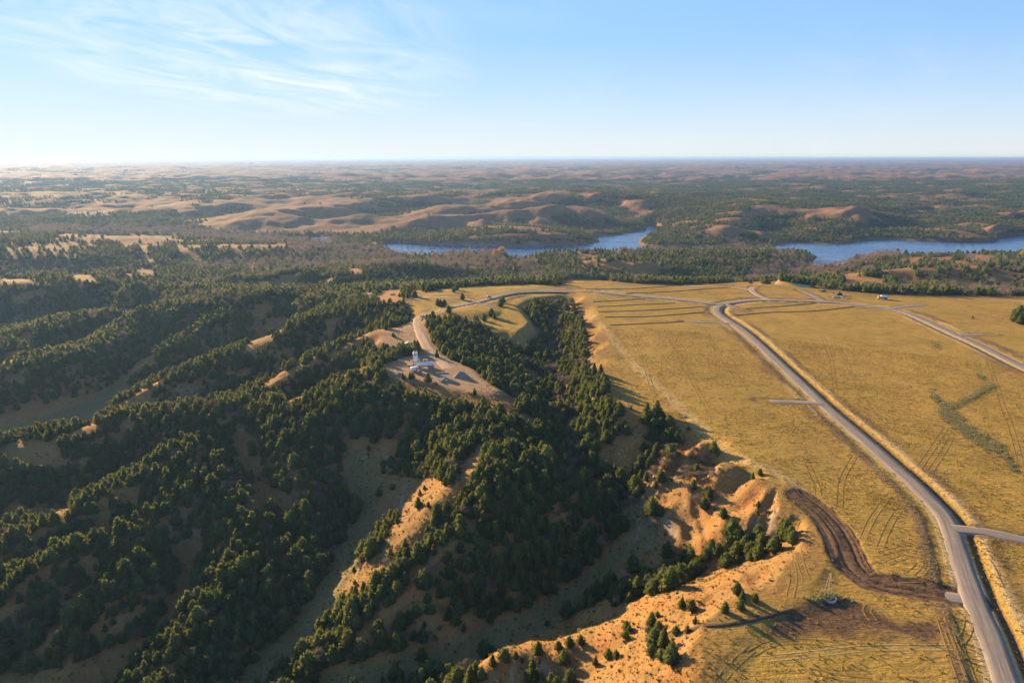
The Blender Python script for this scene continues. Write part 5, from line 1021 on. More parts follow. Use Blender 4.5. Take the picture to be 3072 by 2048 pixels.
# ------------------------------------------------------------------ roads, tracks and worked ground
def ribbon(name, pts, width, mat, lift=0.15, skirt=0.5, crown=0.06, jag=0.0, smooth_z=True, seed=1, sink=False):
    p = np.asarray(pts, float)[:, :2]; d = np.gradient(p, axis=0); d /= np.linalg.norm(d, axis=1)[:, None] + 1e-9; n = np.stack([-d[:, 1], d[:, 0]], 1)
    z = ground_z(p[:, 0], p[:, 1])
    if smooth_z and len(z) > 9: z = np.convolve(np.pad(z, 4, mode='edge'), np.ones(9) / 9, 'valid')
    s_ = np.concatenate([[0], np.cumsum(np.linalg.norm(np.diff(p, axis=0), axis=1))]); rg = np.random.default_rng(seed)
    wl = width / 2 + (jag * fbm(s_ / 5.0 + seed * 9, np.zeros_like(s_), 3) if jag else 0); wr_ = width / 2 + (jag * fbm(s_ / 5.0 - seed * 7, np.ones_like(s_) * 5, 3) if jag else 0)
    offs = [(-1, 1.0, skirt * 1.2, -skirt), (-1, 1.0, 0, 0), (-1, 0.5, 0, crown * 0.75), (0, 0, 0, crown), (1, 0.5, 0, crown * 0.75), (1, 1.0, 0, 0), (1, 1.0, skirt * 1.2, -skirt)]
    V_ = []; U_ = []
    for k, (sd, fr, ex, dz) in enumerate(offs):
        wv = (wl if sd < 0 else wr_) * fr + ex; q = p + n * (sd * wv)[:, None]
        zz = z if smooth_z else np.maximum(ground_z(q[:, 0], q[:, 1]), -999)
        V_.append(np.stack([q[:, 0], q[:, 1], zz + lift + dz - (0.45 * np.clip(1 - (s_[-1] - s_) / 7.0, 0, 1) if sink else 0)], 1)); U_.append(np.stack([np.full(len(p), k / 6.0), s_], 1))
    K = len(offs); V_ = np.stack(V_, 1).reshape(-1, 3); U_ = np.stack(U_, 1).reshape(-1, 2); m_ = len(p)
    F_ = [(i * K + k, (i + 1) * K + k, (i + 1) * K + k + 1, i * K + k + 1) for i in range(m_ - 1) for k in range(K - 1)]
    F_ = np.array(F_)[:, ::-1]; me = mesh_from(name, V_, F_, [mat], True); uv = me.uv_layers.new(name='UVMap'); uv.data.foreach_set('uv', U_[F_.ravel()].astype(np.float32).ravel())
    o = bpy.data.objects.new(name, me); COL.objects.link(o); o['kind'] = 'structure'; return o
for i, (nm_, wd, p) in enumerate(ROADW):
    ribbon(nm_, p, wd, M['dirtroad'] if nm_ == 'dirt_road' else M['gravel'], 0.17 - 0.012 * i, jag=0.8 if nm_ != 'road' else 0.5, seed=i + 1, sink=nm_ == 'driveway', skirt=0.5 if nm_ == 'road' else 0.25)
def gpath(px): return spline(hit([a[0] for a in px], [a[1] for a in px]), 2.5)
BERMS = [[(1778,905),(1860,901),(1933,896)],[(1792,920),(1900,915),(2025,909)],[(1796,936),(1950,930),(2107,920)],[(1814,951),(1951,949),(2114,936)],[(1829,975),(1992,968),(2050,964)],[(1759,868),(1933,864),(2059,855)],[(1877,881),(2007,875),(2192,862)],
 [(2237,926),(2354,918),(2471,909)],[(2189,950),(2311,937),(2441,933),(2563,920)],[(1950,1908),(2060,1893),(2155,1875),(2284,1851),(2380,1827)],[(2060,855),(2130,851),(2200,856)]]
for i, b in enumerate(BERMS): ribbon('soil_berm', gpath(b), 1.3, M['soil'], 0.22, 0.22, 0.12, 0.5, False, seed=60 + i)
TR = [[(2413,1369),(2446,1445),(2456,1488)],[(2565,1364),(2527,1436),(2518,1522)],[(2656,1498),(2613,1560),(2589,1617)],[(2713,1503),(2670,1570),(2640,1640)],[(2467,1007),(2493,1081),(2506,1181)],[(2506,1024),(2537,1081),(2558,1133)],[(2962,1076),(2984,1142),(3006,1211),(3036,1294),(3060,1380)],
 [(2102,976),(2172,1081),(2232,1159)],[(2836,1285),(2800,1340),(2755,1405)],[(2855,1310),(2820,1370),(2790,1412)],[(2745,1362),(2850,1362),(2990,1376)],[(2293,1975),(2475,1956),(2618,1942),(2857,1939)],[(2155,2047),(2200,1995),(2255,1946)],[(2427,2010),(2520,2030),(2618,2044)],[(3052,905),(3040,935),(3005,955),(2995,965)],
 [(2410,1530),(2380,1600),(2400,1680),(2420,1740)],[(2390,1560),(2350,1640),(2380,1720),(2370,1790)],[(2360,1500),(2330,1520),(2345,1560),(2390,1580)],[(2440,1127),(2660,1141),(2784,1163)],[(2620,1860),(2600,1830),(2620,1815),(2660,1850)],[(2250,1960),(2330,1925),(2450,1925),(2540,1940)],[(2870,1830),(2905,1850),(2900,1900),(2870,1925)],
 [(1895,1000),(1930,1080),(1960,1180)],[(2010,1010),(2060,1110),(2120,1220)],[(2950,1990),(2880,1960),(2850,1900)],[(2640,1660),(2740,1640),(2800,1680),(2780,1730),(2700,1740)],[(2660,1690),(2720,1668),(2760,1690),(2730,1720)],[(2900,1640),(2960,1680),(3000,1760)],[(2820,1850),(2852,1940),(2890,2050)],[(2845,1850),(2880,1940),(2920,2050)]]
for i, b in enumerate(TR):
    c = gpath(b); d = np.gradient(c[:, :2], axis=0); d /= np.linalg.norm(d, axis=1)[:, None] + 1e-9; n = np.stack([-d[:, 1], d[:, 0]], 1)
    for s_ in (-1, 1): ribbon('tyre_track', c[:, :2] + n * 0.95 * s_, 0.36, M['trackpale'] if i in (11, 18) else M['track'], 0.035, 0.06, 0.0, 0.12, False, seed=100 + 2 * i + s_)
# pale path in the valley behind the meadow
ribbon('path', gpath([(2594,868),(2640,872),(2690,877),(2735,884)]), 3.2, M['concrete'], 0.9, 0.8, 0.05, 0.2, True, seed=9)
# green erosion matting laid over the basin
gx, gy = np.meshgrid(np.arange(np.array(BASIN)[:, 0].min() - 2, np.array(BASIN)[:, 0].max() + 2, 1.0), np.arange(np.array(BASIN)[:, 1].min() - 2, np.array(BASIN)[:, 1].max() + 2, 1.0))
dd = sdist(gx.ravel(), gy.ravel(), BASIN).reshape(gx.shape); ny_, nx_ = gx.shape; id_ = np.arange(gx.size).reshape(gx.shape); ok = dd < 0
fa = (ok[:-1, :-1] & ok[1:, :-1] & ok[:-1, 1:] & ok[1:, 1:]); F_ = np.stack([id_[:-1, :-1][fa], id_[:-1, 1:][fa], id_[1:, 1:][fa], id_[1:, :-1][fa]], 1)
Vb = np.stack([gx.ravel(), gy.ravel(), ground_z(gx.ravel(), gy.ravel()) + 0.25], 1); used, inv = np.unique(F_.ravel(), return_inverse=True)
bo = bpy.data.objects.new('basin_floor', mesh_from('basin_floor', Vb[used], inv.reshape(-1, 4), [M['matting']], True)); COL.objects.link(bo); bo['kind'] = 'structure'
# rank weeds in the swale that crosses the meadow
SW = [([(2791,1175),(2821,1210),(2839,1232)], 12), ([(2977,1154),(2938,1173),(2906,1195),(2852,1219)], 13), ([(2834,1236),(2873,1271),(2938,1318),(2993,1347)], 24), ([(2993,1347),(3047,1414)], 10), ([(2928,1115),(2949,1136)], 9), ([(2840,1215),(2836,1240)], 20), ([(2800,1030),(2812,1042)], 15)]
us, vs_ = [], []
for p, w_ in SW:
    q = spline(p, 3.0); q = q[fbm(q[:, 0] / 14, q[:, 1] / 14, 2) > -0.22]; k = RNG.integers(0, len(q), int(len(q) * w_ * 0.7)); us.append(q[k, 0] + RNG.normal(0, 0.55, len(k)) * w_); vs_.append(q[k, 1] + RNG.normal(0, 0.40, len(k)) * w_)
sw = hit(np.concatenate(us), np.concatenate(vs_)); tc_ = proto_collection('weeds', tuft_m)
scatter_object('swale_weeds', sw, RNG.integers(0, 3, len(sw)), RNG.uniform(0.5, 1.15, len(sw)), RNG.uniform(0, 6.28, len(sw)), tc_, 'grey green weeds filling the forked swale in the meadow', 'weeds')

# bunch grass that gives meadow and bluffs their nap
X, Y = grid(95, 470, 1.5); Z = ground_z(X, Y); u, v = to_frame(X, Y, Z)
rr_ = np.hypot(X, Y); ok = in_frame(u, v) & (((sdist(X, Y, MEADOW) < 40) & (X > -40)) | inside(u, v, NOTREE) | ((rr_ < 400) & (strokes(u, v, OPEN) < 1.5))); X, Y, Z = X[ok], Y[ok], Z[ok]
ok = (road_dist(X, Y) > 0.6) & (seg_dist(X, Y, HAULW)[0] > 5.0) & (RNG.random(len(X)) < np.clip(0.5 + 0.8 * fbm(X / 16, Y / 16, 3) + 0.9 * fbm(X / 60, Y / 60, 2), 0.06, 1)); ok &= ~((sdist(X, Y, SOILP) < 1) & (RNG.random(len(X)) < 0.85))
X, Y, Z = X[ok], Y[ok], Z[ok]; n_g = len(X)
scatter_object('bunch_grass', np.stack([X, Y, Z], 1), RNG.integers(0, 4, n_g), RNG.uniform(0.5, 1.25, n_g), RNG.uniform(0, 6.28, n_g), proto_collection('bunch', grass_m), 'tan bunch grass covering the upland meadow and bluffs', 'grass')

# low leafless brush and weeds on open slopes, gully sides and valley floors
X, Y = grid(95, 430, 2.3); Z = ground_z(X, Y); d_, _b, u, v = plant_density(X, Y, Z)
ok = in_frame(u, v) & (d_ < 0.5) & (sdist(X, Y, MEADOW) > 2) & (sdist(X, Y, NORTHM) > 2) & (sdist(X, Y, PAD) > 1) & (sdist(X, Y, SHOULD) > 1) & (road_dist(X, Y) > 2)
ok &= RNG.random(len(X)) < np.clip(0.30 + 0.9 * fbm(X / 11, Y / 11, 3), 0.03, 0.8); X, Y, Z = X[ok], Y[ok], Z[ok]; n_g = len(X)
brush_m = []
for k in range(4):
    mb = MB()
    for i in range(30):
        a = rnd.uniform(0, 6.28); p = Vector((rnd.uniform(-.3, .3), rnd.uniform(-.3, .3), -0.05)); d = Vector((math.cos(a) * rnd.uniform(0.2, 1.0), math.sin(a) * rnd.uniform(0.2, 1.0), 1)).normalized(); l = rnd.uniform(0.5, 1.1); sd = d.orthogonal().normalized() * 0.07
        mb.add([p - sd, p + d * l * 0.6 + sd * 2, p + d * l, p + d * l * 0.5 - sd * 2], [(0, 1, 2, 3)])
    brush_m.append(mb.mesh('brush', [M[('twig', 'thatch', 'cedar', 'thatch')[k]]]))
scatter_object('low_brush', np.stack([X, Y, Z], 1), RNG.choice(4, n_g, p=[0.35, 0.33, 0.07, 0.25]), RNG.uniform(0.4, 1.1, n_g), RNG.uniform(0, 6.28, n_g), proto_collection('low_brush', brush_m), 'low grey and straw coloured brush on open slopes and valley floors', 'brush')
# ------------------------------------------------------------------ things in the yard, on the roads and in the fields
def part(mb, name, mat, parent, smooth=False): return mb.build(name, mat, parent, smooth)
def wheel(parent, x, y, r, wd, name='wheel'):
    mb = MB(); mb.tube([(x, y - wd / 2, r), (x, y - wd * 0.4, r), (x, y + wd * 0.4, r), (x, y + wd / 2, r)], [r * 0.9, r, r, r * 0.9], 14, 0, True); w_ = part(mb, name, M['rubber'], parent)
    mb = MB(); mb.tube([(x, y - wd / 2 - 0.015, r), (x, y + wd / 2 + 0.015, r)], r * 0.55, 10, 0, True); part(mb, 'rim', M['steel'], w_); return w_
def vehicle(name, px, rz, paint, label, kind='pickup', group=None, L_=5.4, W=1.95, z0=None):
    p = hit([px[0]], [px[1]])[0]; z = p[2] if z0 is None else p[2] + z0
    e = empty(name, (p[0], p[1], z), rz); tag(e, label, name.split('_')[-1] if name != 'pickup_truck' else 'pickup', group)
    mb = MB(); mb.box((0, 0, 0.78), (L_, W, 0.62), bevel=0.16); hood = 0.0
    body = part(mb, 'body', paint, e)
    mb = MB()
    if kind == 'pickup': mb.box((0.25, 0, 1.40), (2.3, W * 0.92, 0.72), taper=0.80, bevel=0.12)
    elif kind == 'van': mb.box((-0.35, 0, 1.55), (L_ * 0.78, W * 0.96, 1.05), taper=0.92, bevel=0.14)
    else: mb.box((-0.15, 0, 1.34), (L_ * 0.56, W * 0.9, 0.62), taper=0.74, bevel=0.12)
    cab = part(mb, 'cabin', paint, e)
    cx, cl_, zc_, hh = {'pickup': (0.25, 2.3, 1.42, 0.42), 'van': (-0.35, L_ * 0.78, 1.65, 0.5), 'car': (-0.15, L_ * 0.56, 1.36, 0.36)}[kind]
    for s_ in (-1, 1):
        mb = MB(); mb.box((cx, s_ * W * 0.445, zc_), (cl_ * 0.74, 0.05, hh)); part(mb, 'side_window', M['glass'], cab)
    mb = MB(); mb.box((cx + cl_ * 0.475, 0, zc_), (0.08, W * 0.72, hh)); part(mb, 'windscreen', M['glass'], cab)
    if kind == 'pickup':
        mb = MB()
        for s_ in (-1, 1): mb.box((-1.75, s_ * (W / 2 - 0.06), 1.17), (1.8, 0.08, 0.30))
        mb.box((-2.65, 0, 1.17), (0.08, W, 0.30)); part(mb, 'bed', paint, e)
    for s_ in (-1, 1):
        for x in (L_ * 0.31, -L_ * 0.30): wheel(e, x, s_ * (W / 2 - 0.10), 0.38, 0.24)
        mb = MB(); mb.box((L_ / 2 + 0.005, s_ * W * 0.36, 0.86), (0.05, 0.32, 0.16)); part(mb, 'headlight', M['light'], e)
        mb = MB(); mb.box((-L_ / 2 - 0.005, s_ * W * 0.40, 0.90), (0.05, 0.16, 0.24)); part(mb, 'tail_light', M['red'], e)
    mb = MB(); mb.box((L_ / 2 + 0.04, 0, 0.52), (0.10, W * 0.9, 0.18)); mb.box((-L_ / 2 - 0.04, 0, 0.52), (0.10, W * 0.9, 0.18)); part(mb, 'bumper', M['dark'], e)
    return e
RD = math.radians
# --- concrete plant
p = hit([1247], [1099])[0]; e = empty('concrete_plant_silo', p, RD(8)); tag(e, 'tall white silo of the concrete plant standing on dark steel legs', 'silo')
mb = MB(); mb.box((0, 0, 6.0), (2.7, 2.5, 5.0), bevel=0.22); part(mb, 'silo_body', M['white'], e)
mb = MB(); mb.box((0, 0, 2.85), (1.1, 1.1, 1.3)); mb.v = [(x * (1.0 if z < 2.8 else 2.2), y * (1.0 if z < 2.8 else 2.0), z) for x, y, z in mb.v]; part(mb, 'hopper', M['white'], e)
for sx in (-1, 1):
    for sy in (-1, 1):
        mb = MB(); mb.box((sx * 1.22, sy * 1.12, 1.75), (0.22, 0.22, 3.6)); part(mb, 'leg', M['dark'], e)
mb = MB()
for s_ in (-1, 1): mb.tube([(s_ * 1.2, -1.14, 0.2), (-s_ * 1.2, -1.14, 3.2)], 0.06, 5); mb.tube([(s_ * 1.22, -1.1, 0.2), (s_ * 1.22, 1.1, 3.2)], 0.06, 5)
part(mb, 'brace', M['dark'], e)
mb = MB(); mb.box((-0.55, -0.1, 8.78), (1.1, 1.5, 0.60), bevel=0.06); part(mb, 'dust_collector', M['grey'], e)
mb = MB()
for a, b in (((-1.3, -1.2), (1.3, -1.2)), ((1.3, -1.2), (1.3, 1.2)), ((1.3, 1.2), (-1.3, 1.2)), ((-1.3, 1.2), (-1.3, -1.2))):
    mb.tube([(*a, 9.5), (*b, 9.5)], 0.035, 4); mb.tube([(*a, 8.5), (*a, 9.5)], 0.035, 4); mb.tube([(*a, 9.0), (*b, 9.0)], 0.025, 4)
part(mb, 'top_rail', M['white'], e)
mb = MB(); mb.box((0.1, -1.275, 7.6), (1.3, 0.06, 0.34)); mb.box((-0.15, -1.275, 6.9), (0.55, 0.06, 0.4)); part(mb, 'vent_panel', M['dark'], e)
mb = MB()
for x in (-0.2, 0.2): mb.tube([(1.42, x, 0.1), (1.42, x, 9.3)], 0.035, 4)
for k in range(22): mb.tube([(1.42, -0.2, 0.4 + 0.4 * k), (1.42, 0.2, 0.4 + 0.4 * k)], 0.02, 4)
part(mb, 'ladder', M['dark'], e)
mb = MB(); mb.tube([(1.5, -0.6, 0.4), (2.2, -0.9, 3.0), (1.9, -0.5, 5.4)], [0.28, 0.28, 0.22], 8); part(mb, 'feed_pipe', M['white'], e)
mb = MB(); mb.box((-0.3, -1.9, 0.95), (1.6, 1.2, 1.7), bevel=0.08); part(mb, 'control_cabinet', M['tan'], e)
mb = MB(); mb.box((-1.5, -0.8, 1.2), (1.2, 1.4, 2.2), taper=0.7, bevel=0.06); part(mb, 'weigh_hopper', M['grey'], e)
# --- horizontal cement tank on wheels
p = hit([1277], [1103])[0]; e = empty('cement_tank_trailer', p, RD(7)); tag(e, 'long pale blue grey cement tank lying on a wheeled chassis', 'tank trailer')
mb = MB(); R0 = 1.28; Lh = 4.9
mb.tube([(-Lh, 0, 2.35), (-Lh + 0.12, 0, 2.35), (-Lh + 0.5, 0, 2.35), (Lh - 0.5, 0, 2.35), (Lh - 0.12, 0, 2.35), (Lh, 0, 2.35)], [0.35, R0 * 0.82, R0, R0, R0 * 0.82, 0.35], 24, 0, True); tk = part(mb, 'tank', M['white'], e, True)
for x in (-2.2, 0.4, 2.8):
    mb = MB(); mb.tube([(x, 0, 3.55), (x, 0, 3.85)], 0.32, 10, 0, True); part(mb, 'hatch', M['steel'], tk)
mb = MB(); mb.box((0, 0, 3.68), (6.6, 0.45, 0.06)); part(mb, 'walkway', M['steel'], tk)
mb = MB()
for s_ in (-1, 1): mb.box((0.2, s_ * 0.55, 0.98), (9.2, 0.16, 0.28))
for x in (-4, -2, 0, 2, 4): mb.box((x, 0, 0.98), (0.16, 1.2, 0.2)); mb.box((x, 0, 1.2), (0.2, 1.5, 0.3))
part(mb, 'chassis', M['dark'], e)
for x in (1.7, 2.9, 4.1):
    for s_ in (-1, 1): wheel(e, x, s_ * 1.0, 0.5, 0.34)
for s_ in (-1, 1):
    mb = MB(); mb.box((-3.5, s_ * 0.75, 0.45), (0.18, 0.18, 0.95)); mb.box((-3.5, s_ * 0.75, 0.06), (0.4, 0.4, 0.1)); part(mb, 'landing_leg', M['dark'], e)
mb = MB(); mb.tube([(-4.6, -0.8, 1.0), (-4.9, -0.9, 0.5), (-5.6, -0.6, 0.4)], 0.12, 6); part(mb, 'discharge_pipe', M['steel'], e)
# --- white box trailer
p = hit([1243], [1114])[0]; e = empty('box_trailer', p, RD(38)); tag(e, 'small white trailer with a folded ramp in front of the cement tank', 'trailer')
mb = MB(); mb.box((0, 0, 1.75), (4.4, 2.2, 2.2), bevel=0.28); bd = part(mb, 'body', M['white'], e)
mb = MB(); mb.box((0.9, -1.115, 1.7), (0.8, 0.05, 1.7)); part(mb, 'door', M['grey'], bd)
mb = MB(); mb.box((0, 0, 0.55), (4.6, 1.7, 0.18)); mb.tube([(-2.2, 0.6, 0.55), (-3.4, 0, 0.5)], 0.06, 5); mb.tube([(-2.2, -0.6, 0.55), (-3.4, 0, 0.5)], 0.06, 5); part(mb, 'drawbar', M['dark'], e)
for s_ in (-1, 1):
    for x in (-0.4, 0.5): wheel(e, x, s_ * 1.0, 0.36, 0.22)
mb = MB(); mb.add([(2.2, -1.0, 0.7), (4.0, -1.0, 0.25), (4.0, 1.0, 0.25), (2.2, 1.0, 0.7), (2.2, -1.0, 0.6), (4.0, -1.0, 0.15), (4.0, 1.0, 0.15), (2.2, 1.0, 0.6)], [(0, 1, 2, 3), (7, 6, 5, 4), (0, 4, 5, 1), (1, 5, 6, 2), (2, 6, 7, 3), (3, 7, 4, 0)]); part(mb, 'ramp', M['grey'], e)
# --- generator, small compressor
p = hit([1277], [1086])[0]; e = empty('generator', p, RD(10)); tag(e, 'tan skid generator behind the cement tank', 'generator')
mb = MB(); mb.box((0, 0, 1.15), (2.6, 1.3, 1.3), bevel=0.1); part(mb, 'housing', M['tan'], e)
mb = MB(); mb.box((0, 0, 0.3), (2.9, 1.2, 0.34)); part(mb, 'skid', M['dark'], e)
mb = MB(); mb.tube([(0.8, 0.3, 1.8), (0.8, 0.3, 2.3)], 0.09, 6); part(mb, 'exhaust', M['dark'], e)
mb = MB(); mb.box((-0.5, -0.66, 1.2), (1.1, 0.04, 0.7)); part(mb, 'louvre', M['dark'], e)
p = hit([1227], [1099])[0]; e = empty('air_compressor', p, RD(-15)); tag(e, 'small pale air compressor on wheels left of the silo', 'compressor')
mb = MB(); mb.box((0, 0, 0.95), (1.9, 1.2, 0.9), bevel=0.18); part(mb, 'housing', M['white'], e)
mb = MB(); mb.tube([(-0.9, 0, 0.45), (-2.1, 0, 0.4)], 0.06, 5); part(mb, 'drawbar', M['dark'], e)
for s_ in (-1, 1): wheel(e, 0.1, s_ * 0.65, 0.34, 0.2)
# --- heaps and bunkers
def heap(px, rx, ry, h, rz, mat, label, ridge=0.3):
    p = hit([px[0]], [px[1]])[0]; rg = random.Random(int(px[0])); mb = MB(); K, J = 26, 9; vs = []
    for j in range(J):
        t = j / (J - 1)
        for k in range(K):
            a = 2 * math.pi * k / K; rr_ = (1 - t) * (1 + 0.08 * math.sin(3 * a + px[0]) + 0.05 * math.sin(7 * a)) + ridge * t * (abs(math.cos(a)) ** 0.5) * 0.9
            x, y = rx * rr_ * math.cos(a), ry * (1 - t) * (1 + 0.06 * math.sin(4 * a)) * math.sin(a) + 0.02
            vs.append((x, y, h * (t ** 0.92) * (1 + 0.05 * math.sin(2 * a + 1)) + rg.uniform(-.06, .06) - 0.25 * (j == 0)))
    vs.append((0, 0, h * 1.01)); fs = [(j * K + k, j * K + (k + 1) % K, (j + 1) * K + (k + 1) % K, (j + 1) * K + k) for j in range(J - 1) for k in range(K)] + [((J - 1) * K + k, (J - 1) * K + (k + 1) % K, J * K) for k in range(K)]
    mb.add(vs, fs); o = mb.build('gravel_heap', mat, None, True); o.location = p; o.rotation_euler = (0, 0, rz); tag(o, label, 'gravel heap', 'heaps of aggregate in the yard'); return o
heap((1386,1131), 4.8, 3.4, 3.1, RD(-14), M['aggregate'], 'largest grey gravel heap near the trees at the yard edge')
heap((1200,1128), 3.2, 2.2, 1.9, RD(-10), M['aggregate'], 'dark gravel heap alone on the west side of the yard')
heap((1286,1148), 2.4, 1.8, 1.6, RD(-20), M['aggregate'], 'small dark heap at the south edge of the yard')
heap((1352,1147), 4.6, 2.0, 1.5, RD(-18), M['aggregate'], 'long low heap inside the concrete bunker walls')
heap((1300,1152), 2.4, 1.4, 0.9, RD(5), M['sandpile'], 'low sandy heap below the pale slab')
for (a, b, lb) in (((1322,1147),(1338,1134),'long pale bunker wall beside the low heap'), ((1317,1143),(1323,1139),'short pale bunker wall left of the long one')):
    q = hit([a[0], b[0]], [a[1], b[1]]); d = q[1] - q[0]; ln = float(np.hypot(d[0], d[1])); n_b = max(2, int(ln / 1.6)); e = empty('bunker_wall', (*q.mean(0)[:2], float(q[:, 2].mean())), math.atan2(d[1], d[0])); tag(e, lb, 'bunker wall', 'concrete bunker walls')
    for k in range(n_b):
        for lv in (0, 1):
            mb = MB(); mb.box(((k + 0.5) / n_b * ln - ln / 2, 0, 0.34 + lv * 0.64), (ln / n_b - 0.03, 0.62, 0.62), bevel=0.03); part(mb, 'block', M['concrete'], e)
q = hit([1276, 1294], [1147, 1151]); d = q[1] - q[0]; ln = float(np.hypot(d[0], d[1])); e = MB(); e.box((0, 0, 0.3), (ln, 0.7, 0.6), bevel=0.05); e.box((ln * 0.48, 0.4, 0.25), (0.5, 1.2, 0.5), bevel=0.05); o = e.build('concrete_barrier', M['concrete']); o.location = q.mean(0); o.rotation_euler = (0, 0, math.atan2(d[1], d[0])); tag(o, 'pale concrete barrier lying beside the small dark heap', 'barrier')
us = np.linspace(1309, 1340, 9); q = hit(us, np.linspace(1120, 1119, 9))
for k in range(9):
    mb = MB(); mb.box((0, 0, 0.3), (0.75 + 0.2 * (k % 3), 0.7, 0.6), bevel=0.06); mb.tube([(-0.1, 0, 0.58), (0, 0, 0.72), (0.1, 0, 0.58)], 0.03, 4); o = mb.build('concrete_block', M['concrete']); o.location = q[k]; o.rotation_euler = (0, 0, 0.2 * k); tag(o, 'small pale concrete block in the row across the yard', 'concrete block', 'row of concrete blocks in the yard')
# --- vehicles
vehicle('pickup_truck', (1227,1032), RD(205), M['white'], 'white pickup parked on the stub drive west of the dirt road', 'pickup')
vehicle('car', (1466,894), RD(30), M['black'], 'dark car driving on the gravel road at the junction', 'car', L_=4.8, z0=0.25)
vehicle('parked_van', (1112,887), RD(10), M['white'], 'white van parked at the homestead beside the utility pole', 'van', 'vans parked west of the upland')
vehicle('parked_van', (1059,887), RD(-20), M['silver'], 'pale van parked leftmost at the homestead', 'van', 'vans parked west of the upland')
vehicle('pickup_truck', (1178,885), RD(60), M['silver'], 'pale pickup parked beside the tall cedar clump', 'pickup')
p = hit([2648], [897])[0]; e = empty('tank_truck', p, RD(176)); tag(e, 'truck with tan cab and blue white tank body on the far meadow', 'truck')
mb = MB(); mb.box((3.2, 0, 1.75), (1.9, 2.3, 2.0), taper=0.9, bevel=0.18); cb = part(mb, 'cab', M['tan'], e); mb = MB(); mb.box((4.1, 0, 2.1), (0.08, 1.9, 0.7)); part(mb, 'windscreen', M['glass'], cb)
mb = MB(); mb.tube([(-3.4, 0, 2.1), (-3.2, 0, 2.1), (1.7, 0, 2.1), (1.9, 0, 2.1)], [0.9, 1.2, 1.2, 0.9], 18, 0, True); part(mb, 'tank', M['white'], e, True)
mb = MB(); mb.box((-0.75, -1.0, 1.45), (5.0, 0.5, 0.9), bevel=0.1); mb.box((-0.75, 1.0, 1.45), (5.0, 0.5, 0.9), bevel=0.1); part(mb, 'side_locker', M['blue'], e)
mb = MB(); mb.box((0, 0, 0.85), (7.4, 0.9, 0.3)); part(mb, 'chassis', M['dark'], e)
for x in (3.2, -1.4, -2.6):
    for s_ in (-1, 1): wheel(e, x, s_ * 1.0, 0.5, 0.34)
def crawler(name, px, rz, mat, label, arm):
    p = hit([px[0]], [px[1]])[0]; e = empty(name, p, rz); tag(e, label, name)
    for s_ in (-1, 1):
        mb = MB(); mb.tube([(-1.6, s_ * 1.0 - 0.25, 0.45), (-1.6, s_ * 1.0 + 0.25, 0.45)], 0.45, 12, 0, True); mb.tube([(1.6, s_ * 1.0 - 0.25, 0.45), (1.6, s_ * 1.0 + 0.25, 0.45)], 0.45, 12, 0, True); mb.box((0, s_ * 1.0, 0.45), (3.2, 0.5, 0.88)); part(mb, 'track', M['rubber'], e)
    mb = MB(); mb.box((-0.4, 0, 1.5), (2.8, 2.2, 1.0), bevel=0.15); part(mb, 'body', mat, e)
    mb = MB(); mb.box((0.3, 0.5, 2.45), (1.3, 1.0, 1.2), taper=0.88, bevel=0.1); cb = part(mb, 'cab', mat, e); mb = MB(); mb.box((0.93, 0.5, 2.55), (0.06, 0.8, 0.8)); part(mb, 'window', M['glass'], cb)
    if arm:
        mb = MB(); mb.tube([(0.9, -0.4, 1.8), (3.0, -0.4, 4.4), (4.6, -0.4, 3.9)], [0.28, 0.24, 0.2], 6); part(mb, 'boom', mat, e)
        mb = MB(); mb.tube([(4.6, -0.4, 3.9), (4.9, -0.4, 1.5)], [0.2, 0.15], 6); st = part(mb, 'stick', mat, e); mb = MB(); mb.box((4.6, -0.4, 1.0), (1.0, 1.1, 0.9), taper=0.7); part(mb, 'bucket', M['dark'], st)
    else:
        mb = MB(); mb.box((2.5, 0, 0.75), (0.25, 3.2, 1.2), bevel=0.06); part(mb, 'blade', M['dark'], e)
        mb = MB()
        for s_ in (-1, 1): mb.box((1.4, s_ * 1.35, 0.6), (2.2, 0.16, 0.25))
        part(mb, 'push_arm', mat, e)
    return e
crawler('excavator', (2469,874), RD(200), M['grey'], 'grey excavator parked on the graded bank above the far road', True)
crawler('bulldozer', (2518,885), RD(170), M['dark'], 'dark bulldozer parked below the excavator by the tree line', False)
rg = random.Random(3)
for k, (u, v) in enumerate(((2485,889.5),(2496,889),(2502,893),(2508,892),(2515,891.5),(2522,892),(2527,894),(2533,893),(2538,896),(2544,896))):
    p = hit([u], [v])[0]; mb = MB(); s0 = (0.7, 0.6, 1.2, 1.0, 1.3, 1.4, 1.1, 1.3, 0.9, 0.7)[k]; vs = []
    for j in range(5):
        ph = math.pi * j / 4
        for q_ in range(8): a = q_ * math.pi / 4; r = s0 * rg.uniform(0.82, 1.12); vs.append((r * math.sin(ph) * math.cos(a) * 1.25, r * math.sin(ph) * math.sin(a), r * 0.75 * math.cos(ph) + s0 * 0.35))
    mb.add(vs, [(j * 8 + q_, j * 8 + (q_ + 1) % 8, (j + 1) * 8 + (q_ + 1) % 8, (j + 1) * 8 + q_) for j in range(4) for q_ in range(8)]); o = mb.build('boulder', M['stone']); o.location = p; tag(o, 'pale boulder in the row heaped beside the far road', 'boulder', 'boulders beside the far road')
